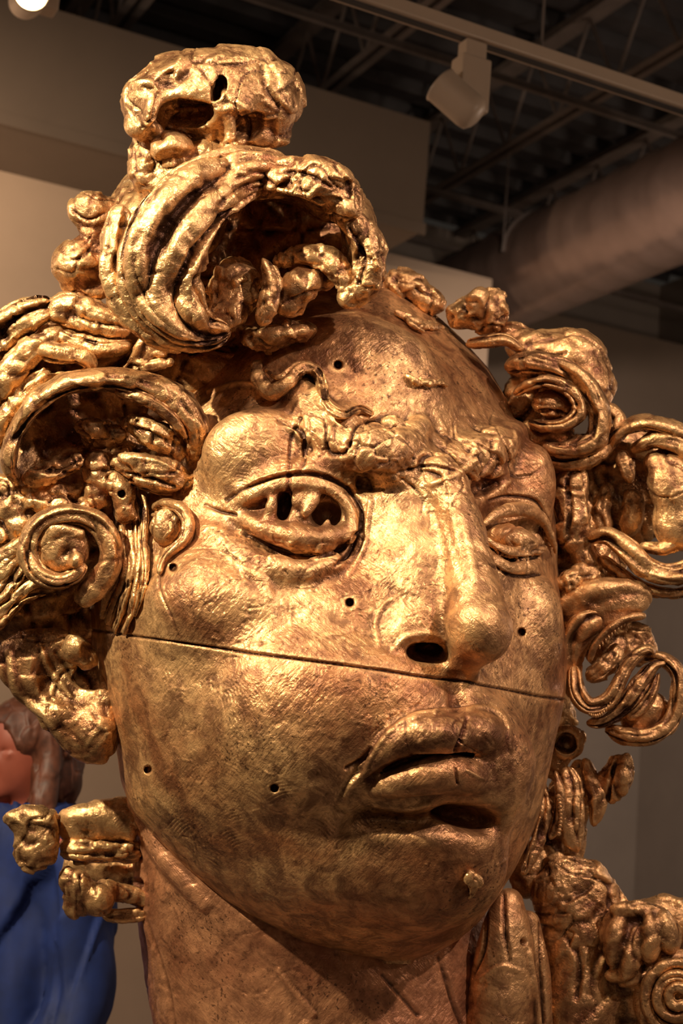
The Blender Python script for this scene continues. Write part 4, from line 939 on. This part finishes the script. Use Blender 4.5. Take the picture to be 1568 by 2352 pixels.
BL([(e, (1430, 1120, -260), (130, 150, 60), 20), (e, (1340, 1300, -200), (90, 110, 60), 20), (e, (1325, 1150, -240), (80, 150, 60), 20), (e, (1235, 940, -260), (80, 130, 60), 20), (e, (1265, 1680, -230), (60, 110, 50), 20)], 'hair_mass', 6, amp=11.592, nsc=50)
LK([(1350, 1240, -95, 12, 20), (1395, 1230, -75, 22, 30), (1440, 1262, -65, 26, 36), (1490, 1305, -65, 26, 38), (1550, 1318, -70, 26, 38), (1640, 1290, -80, 30, 38)], grooves=4.32, gd=0.25, amp=3.312, nsc=60, ring=60)
LK([(1375, 1280, -120, 12, 24), (1420, 1315, -110, 15, 30), (1480, 1352, -110, 14, 34), (1550, 1362, -110, 14, 34), (1640, 1340, -110, 16, 36)], grooves=2.88, gd=0.25, amp=2.88)
LK([(1470, 1255, -130, 12, 24), (1520, 1260, -110, 16, 30), (1560, 1240, -100, 20, 30), (1620, 1200, -100, 26, 30)], grooves=2.88, gd=0.25, amp=3.6)
BL([(e, (1310, 1332, -70), (36, 24, 30), 10, -20), (e, (1350, 1322, -100), (40, 30, 30), 10)], amp=6.624, nsc=30)
# ---- gaping curl with a toothed edge
LK([(1280, 1436, -110, 40, 30), (1326, 1408, -80, 64, 34), (1385, 1388, -62, 58, 34), (1435, 1380, -62, 50, 32), (1468, 1382, -74, 40, 26), (1482, 1392, -90, 20, 16)], grooves=2.88, gd=0.16, amp=2.9325, nsc=60, ring=64, name='gaping_curl')
LK([(1318, 1600, -95, 22, 26), (1310, 1540, -85, 28, 30), (1316, 1480, -75, 34, 34), (1345, 1435, -62, 36, 34), (1390, 1415, -56, 26, 26)], grooves=2.88, gd=0.2, amp=2.9325, nsc=60, ring=56)
LK([(1352, 1520, -60, 8, 16), (1366, 1482, -44, 9, 20), (1400, 1444, -36, 9, 22), (1440, 1420, -36, 9, 22), (1482, 1414, -50, 8, 18)], grooves=2, gd=0.15, amp=1.46625, nsc=50)
BL([(e, (1420, 1480, -190), (90, 60, 40), 20)], amp=6.624, nsc=30, mat=M_HAIR)
for k in range(15):
    u = k/14; x = 1376 + 98*u; y = 1486 - 66*math.sin(min(u*1.5, 1.57)) - 4*u
    LK([(x, y-7, -28, 3.4, 5), (x+1, y+6, -30, 2.6, 5)], grooves=0, amp=0.255, ring=10, step=3, name='tooth')
for k in range(11):
    u = k/10; LK([(1352 + 48*u, 1634 - 4*u + 9*math.sin(u*3.1) - 20*u*u, -18, 3, 4), (1354 + 48*u, 1646 - 4*u + 9*math.sin(u*3.1) - 20*u*u, -18, 2.4, 4)], grooves=0, amp=0.255, ring=10, step=3, name='tooth')
LK([(1318, 1530, -70, 14, 24), (1326, 1590, -50, 20, 30), (1356, 1622, -40, 20, 32), (1398, 1606, -45, 20, 32), (1424, 1560, -50, 16, 30), (1450, 1515, -55, 16, 30), (1485, 1492, -60, 14, 28), (1505, 1510, -70, 8, 16)], grooves=4.32, gd=0.25, amp=2.44375, nsc=60, ring=60, step=3.5)
LK([(1345, 1660, -70, 12, 24), (1390, 1655, -60, 16, 28), (1435, 1620, -55, 22, 32), (1470, 1570, -55, 22, 32), (1500, 1530, -60, 14, 26), (1530, 1520, -70, 8, 18)], grooves=3.6, gd=0.25, amp=2.9325, nsc=50, ring=60)
LK([(1350, 1560, -120, 14, 20), (1400, 1520, -120, 22, 22), (1420, 1480, -130, 12, 18)], grooves=3.6, gd=0.35, amp=6.624, nsc=26)
LK([(1440, 1650, -60, 10, 20), (1470, 1630, -50, 14, 26), (1500, 1585, -50, 12, 24), (1512, 1545, -60, 6, 14)], grooves=3, amp=2.55)
LK([(1478, 1510, -110, 12, 24), (1520, 1512, -90, 18, 32), (1556, 1545, -80, 20, 36), (1560, 1600, -75, 20, 36), (1540, 1660, -70, 20, 36), (1495, 1690, -65, 20, 36), (1440, 1690, -75, 20, 34), (1390, 1675, -95, 12, 24)], grooves=3.6, gd=0.22, amp=2.9325, nsc=50, ring=60)
LK([(1590, 1560, -120, 12, 20), (1575, 1600, -110, 14, 22), (1580, 1650, -110, 12, 20)], grooves=2, amp=2.55)
BL([(e, (1480, 1640, -95), (60, 44, 36), 14, -30)], amp=4.14, nsc=40)
# ---- hanging pieces beside the jaw
BL([(e, (1303, 1705, -130), (42, 42, 30), 10), (e, (1300, 1708, -95), (26, 26, 50), 6, True)], 'hair_ring', amp=2.9325, nsc=30)
LK([(1300, 1760, -150, 16, 24), (1312, 1810, -140, 24, 26), (1310, 1870, -130, 28, 26), (1312, 1920, -130, 26, 24), (1325, 1955, -130, 12, 16)], grooves=4.32, gd=0.25, amp=3.312, nsc=40)
LK([(1275, 1770, -110, 6, 14), (1286, 1820, -95, 12, 18), (1282, 1880, -90, 14, 18), (1262, 1930, -95, 8, 14)], grooves=3, amp=2.125)
for k in range(11): LK([(1276 + 6*math.sin(k*.3), 1828 + k*8.6, -70, 6, 2.6), (1288 + 5*math.sin(k*.3), 1830 + k*8.6, -70, 5, 2.6)], grooves=0, amp=0.255, ring=10, step=3, name='tooth')
LK([(1245, 1800, -110, 6, 12), (1252, 1850, -100, 14, 16), (1240, 1910, -90, 16, 18), (1225, 1960, -80, 14, 16), (1200, 2010, -70, 8, 12)], grooves=2.88, amp=4.32, gd=0.3)
LK([(1340, 1740, -160, 12, 20), (1358, 1790, -150, 20, 22), (1372, 1840, -140, 22, 22), (1362, 1900, -140, 10, 14)], grooves=2.88, gd=0.25, amp=2.88)
BL([(e, (1412, 1790, -140), (30, 58, 40), 12, 8), (e, (1432, 1780, -120), (22, 50, 30), 10, 5), (e, (1388, 1800, -150), (22, 44, 30), 10, 14), (t, [(1350, 1830, -160, 16), (1385, 1815, -150, 20)], 8)], 'hair_knob', amp=4.968, nsc=34, strokes=[([(1415, 1740, 6, -6), (1402, 1790, 6, -12), (1395, 1840, 6, -8)],)])
BL([(e, (1290, 1900, -240), (60, 120, 50), 16), (e, (1230, 2000, -200), (60, 70, 60), 16), (e, (1330, 1820, -230), (40, 80, 40), 16)], 'hair_mass', 6, amp=8.28, nsc=40)
# ---- lower right: fan of wrinkled clay, slab, knob and scroll
BL([(e, (1300, 2060, -150), (80, 90, 60), 20, -30), (e, (1360, 2050, -150), (60, 90, 50), 20, -38), (e, (1290, 1985, -150), (50, 26, 40), 12), (e, (1340, 2130, -140), (90, 90, 60), 20), (e, (1400, 2110, -150), (50, 60, 50), 14)], amp=7.452, nsc=44)
BL([(t, [(1330, 2180, -170, 90), (1340, 2300, -160, 100), (1340, 2500, -160, 110), (1330, 2720, -160, 120)], 30), (t, [(1420, 2180, -190, 90), (1520, 2300, -180, 120), (1580, 2420, -180, 140), (1600, 2720, -180, 150)], 40), (e, (1500, 2130, -190), (90, 70, 60), 30), (e, (1590, 2120, -190), (80, 60, 60), 30)],
   'lower_hair_mass', 6, amp=7.452, nsc=80, cl=0.6, strokes=[([(1410, 2060, 12, 6), (1480, 2050, 14, 12), (1560, 2075, 14, 10)],), ([(1290, 2140, 10, -6), (1330, 2200, 10, -12), (1325, 2290, 10, -8)],), ([(1370, 2240, 9, 6), (1400, 2200, 9, 9), (1470, 2290, 9, 6)],), ([(1240, 2260, 8, -8), (1250, 2352, 8, -12)],)])
BL([(e, (1470, 2150, -90), (96, 80, 50), 20), (e, (1415, 2160, -55), (28, 62, 34), 9, 10), (e, (1450, 2190, -45), (24, 70, 34), 9, 14), (e, (1492, 2150, -40), (26, 60, 36), 9), (e, (1532, 2140, -50), (28, 56, 36), 9, -14), (e, (1460, 2090, -60), (60, 24, 30), 10), (e, (1440, 2240, -70), (50, 26, 30), 12)], 'hair_knob', amp=4.968, nsc=50)
for k, rr in enumerate((74, 46, 20)):
    LK([(1556 + rr*math.cos(q), 2290 + rr*1.05*math.sin(q), -40 + k*10, 14, 18) for q in np.linspace(0.2, 6.2, 14)], grooves=2, gd=0.2, amp=1.955, nsc=60, name='scroll_ring')
BL([(e, (1560, 2290, -80), (110, 110, 40), 20)], amp=3.312, nsc=60)
# ------------------------------------------------------------------ neck, collar slab, plinth
v = Vol((150, 1700, -620), (1200, 2790, 420), 7)
v.tube([(690, 1640, -240, 350), (700, 1900, -240, 396), (712, 2200, -230, 382), (735, 2400, -210, 366), (760, 2600, -180, 380), (780, 2760, -170, 400)], 30)
v.tube([(940, 2000, -220, 150), (975, 2300, -150, 150), (1000, 2760, -110, 170)], 60)
v.tube([(330, 1840, -40, 40), (440, 1990, 40, 46), (600, 2140, 90, 50), (800, 2260, 80, 60)], 50)
nV, nQ = v.mesh(); nN = normals(nV, nQ)
if nN[np.argmax(nV[:, 2])][2] < 0: nQ = nQ[:, ::-1].copy()
nV = smooth(nV, nQ, 2, .5); nV, nQ = subdiv(nV, nQ); nN = normals(nV, nQ)
nV = nV + nN * (4*fbm(nV, 160, 3, 3) + 2.0*clay(nV, 70, 12) + 1.2*fbm(nV, 22, 2, 9))[:, None]; nN = normals(nV, nQ)
for s_ in ([(312, 1890, 14, 8), (380, 1985, 22, 14), (470, 2080, 24, 10)], [(305, 1920, 8, -6), (330, 2010, 10, -10), (335, 2080, 10, -8)], [(330, 2100, 8, -5), (380, 2250, 8, -6), (400, 2352, 8, -5)],
           [(640, 2230, 10, 5), (720, 2330, 10, 6)], [(880, 2240, 10, -6), (960, 2330, 10, -8)], [(1010, 2200, 9, -6), (1040, 2300, 9, -9), (1060, 2352, 9, -7)]):
    stroke(nV, nN, s_)
stroke(nV, nN, [(315, 2030, 15, -40)], 'flat')
nV, nQ = cull(nV, nQ, (nV[:, 2] > -480) & (nV[:, 1] < 2745))
part('neck', nV, nQ, M_NECK)
BL([(t, [(1168, 2072, -60, 34), (1160, 2160, -50, 62), (1150, 2280, -50, 78), (1130, 2480, -60, 90), (1130, 2740, -60, 100)], 20), (t, [(1210, 2120, -100, 30), (1225, 2250, -90, 40), (1230, 2420, -90, 40)], 12)], 'collar_slab', 5, amp=3.5, nsc=70, cl=.6, mat=M_FACE,
   strokes=[([(1118, 2090, 7, -5), (1110, 2180, 7, -14), (1085, 2240, 7, -6)], 'sharp'), ([(1155, 2050, 7, -5), (1160, 2140, 7, -14), (1172, 2220, 6, -5)], 'sharp'), ([(1203, 2164, 9, -24)], 'flat'), ([(1216, 2180, 6, 5), (1226, 2260, 7, 8), (1240, 2352, 7, 8)],), ([(1240, 2120, 7, -6), (1244, 2240, 7, -14), (1250, 2352, 7, -14)], 'sharp'), ([(1100, 2250, 8, 4), (1150, 2220, 8, 5), (1200, 2232, 8, 3)],)])
print('sculpture tris', TRI[0])
# ------------------------------------------------------------------ visitor in the blue coat (local mm: x to the person's left, y forward, z up)
M_SKIN = plain('skin', (0.34, 0.085, 0.05), 0.5, var=0.08, scale=30)
M_COAT = plain('blue_coat_cloth', (0.005, 0.018, 0.11), 0.75, var=0.35, scale=12)
M_PANT = plain('dark_trousers', (0.02, 0.02, 0.03), 0.8)
M_SHOE = plain('black_leather', (0.012, 0.011, 0.011), 0.4)
M_HAIRP = plain('auburn_hair', (0.10, 0.030, 0.014), 0.55, var=0.4, scale=60)
M_BAG = plain('black_bag_cloth', (0.008, 0.008, 0.010), 0.6)
ploc = R @ Vector((0.86, 3.15, 0.0))
pe = empty('person', ploc, 'person in a bright blue coat with auburn hair, looking down, behind the sculpture', 'person')
pe.rotation_euler = (0, 0, math.radians(140))
def pm(name, v, mat, parent=pe, amp=0, sc=80, sub=False):
    V, Q = v.mesh(); N = normals(V, Q)
    if N[np.argmax(V[:, 2])][2] < 0: Q = Q[:, ::-1].copy()
    V = smooth(V, Q, 2, .5)
    if amp:
        N = normals(V, Q); V = V + N*(amp*facet(V*np.array([1, 1, .45], np.float32), sc, 5) + amp*.6*fbm(V*np.array([1, 1, .3], np.float32), sc*.7, 2, 3))[:, None]
    return link(name, quadmesh(name, V*0.001, Q), mat, parent)
v = Vol((-330, -220, 20), (330, 300, 1700), 7)
v.ell((0, -5, 1585), (74, 92, 88), 20); v.ell((0, 12, 1530), (58, 72, 72), 25); v.ell((0, 62, 1482), (24, 22, 20), 18)
v.ell((0, 94, 1535), (11, 18, 22), 12); v.ell((0, 102, 1524), (13, 11, 9), 8); v.ell((-33, 72, 1560), (17, 14, 10), 8, cut=True); v.ell((33, 72, 1560), (17, 14, 10), 8, cut=True)
v.ell((-32, 68, 1559), (14, 12, 9), 4); v.ell((32, 68, 1559), (14, 12, 9), 4); v.ell((0, 84, 1500), (22, 9, 5), 4); v.ell((0, 82, 1492), (18, 9, 6), 4)
v.ell((-76, -5, 1545), (9, 17, 28), 6); v.ell((76, -5, 1545), (9, 17, 28), 6)
v.tube([(0, -20, 1500, 52), (0, -25, 1420, 58), (0, -20, 1360, 90)], 25)
v.tube([(0, -20, 1340, 105), (0, -15, 1200, 118), (0, -10, 1050, 112), (0, -10, 930, 125)], 30)
v.tube([(-150, -20, 1350, 62), (0, -20, 1370, 70), (150, -20, 1350, 62)], 30)
for s in (-1, 1):
    v.tube([(s*175, -20, 1345, 50), (s*215, -20, 1080, 38), (s*195, 110, 905, 27), (s*190, 130, 880, 24)], 15)
    v.ell((s*188, 160, 850), (18, 34, 42), 12)
    for f, (dx, L) in enumerate(((-26, 62), (-9, 74), (9, 78), (25, 66))):
        v.tube([(s*188, 160+dx*.8, 830, 10), (s*182, 165+dx*.85, 830-L*.55, 9), (s*172, 160+dx*.8, 830-L, 8)], 3)
    v.tube([(s*178, 180, 860, 11), (s*168, 200, 830, 9.5), (s*166, 204, 806, 8.5)], 5)
    v.tube([(s*85, -10, 900, 88), (s*90, 5, 500, 56), (s*90, -10, 280, 50), (s*92, -20, 90, 36)], 30)
    v.tube([(s*92, -30, 55, 34), (s*98, 60, 40, 32), (s*104, 130, 34, 28)], 15)
pm('body', v, M_SKIN)
v = Vol((-340, -260, 640), (340, 260, 1470), 8)
v.tube([(0, -25, 1350, 150), (0, -18, 1200, 158), (0, -10, 1050, 160), (0, -8, 900, 178), (0, -5, 780, 190)], 40)
v.tube([(-165, -22, 1350, 84), (0, -25, 1385, 92), (165, -22, 1350, 84)], 40)
for s in (-1, 1): v.tube([(s*180, -22, 1345, 80), (s*225, -20, 1090, 64), (s*200, 85, 940, 50)], 22)
v.ell((0, 0, 1420), (80, 84, 44), 20); v.ell((0, 30, 1470), (62, 66, 60), 8, cut=True); v.ell((0, 0, 660), (300, 300, 60), 10, cut=True)
v.tube([(0, 160, 1400, 7), (0, 178, 1150, 7), (0, 205, 800, 7)], 8, cut=True)
pm('coat', v, M_COAT, amp=17, sc=95)
v = Vol((-240, -200, 70), (240, 220, 760), 9)
for s in (-1, 1): v.tube([(s*86, -8, 740, 112), (s*92, 6, 500, 82), (s*92, -6, 280, 76), (s*93, -14, 110, 74)], 12)
pm('trousers', v, M_PANT, amp=6)
for s in (-1, 1):
    v = Vol((s*98-70, -110, -14), (s*98+70, 220, 130), 6); v.tube([(s*93, -38, 50, 44), (s*98, 60, 46, 44), (s*105, 140, 38, 40)], 15); v.tube([(s*93, -28, 60, 44), (s*93, -22, 110, 44)], 10); v.ell((s*98, 50, -34), (140, 300, 36), 2, cut=True)
    pm('shoe', v, M_SHOE)
v = Vol((-130, -170, 1340), (130, 130, 1720), 4)
v.ell((0, -20, 1600), (92, 106, 92), 20); v.ell((0, -50, 1520), (94, 84, 110), 30)
for s in (-1, 1): v.tube([(s*70, -10, 1600, 30), (s*84, 0, 1520, 28), (s*86, 10, 1440, 30), (s*80, 0, 1400, 26)], 14)
v.ell((0, 92, 1535), (60, 70, 82), 12, cut=True)
pm('hair', v, M_HAIRP, amp=5, sc=30)
v = Vol((-140, -150, 1340), (140, 150, 1500), 6)
v.tube([(85*math.cos(q), -12 + 88*math.sin(q), 1418 - 10*math.sin(q), 28) for q in np.linspace(0, 2*math.pi, 15)], 6); v.tube([(10, 84, 1400, 30), (20, 104, 1370, 22)], 12)
pm('scarf', v, M_BAG, amp=6, sc=40)
bg = empty('shoulder_bag', R @ Vector((1.02, 3.50, 0.0)), 'black shoulder bag hanging behind the blue coat at the waist', 'bag')
bg.rotation_euler = (0, 0, math.radians(130))
v = Vol((-200, -90, 760), (200, 90, 1160), 7); v.tube([(-110, 0, 1060, 62), (110, 0, 1060, 62)], 10); v.tube([(-125, 0, 880, 66), (125, 0, 880, 66)], 40); v.tube([(-118, 0, 970, 66), (118, 0, 970, 66)], 40)
pm('bag_body', v, M_BAG, bg, amp=6)
MB().tube([(-.12, 0, 1.08), (-.09, .01, 1.25), (-.02, .02, 1.38), (.05, .02, 1.36), (.11, .0, 1.08)], .012, 8).build('strap', M_BAG, bg, smooth=True)
# ------------------------------------------------------------------ plinth under the bust
P_ = MB().box((-.52, -.42, 0), (.62, .50, .90)); 
pl = P_.build('plinth', plain('plinth_paint', (0.10, 0.085, 0.075), 0.6), None, bevel=.006)
pl.location = (ROOTLOC.x, ROOTLOC.y, 0); pl['label'] = 'plain dark plinth below the golden bust'; pl['category'] = 'plinth'
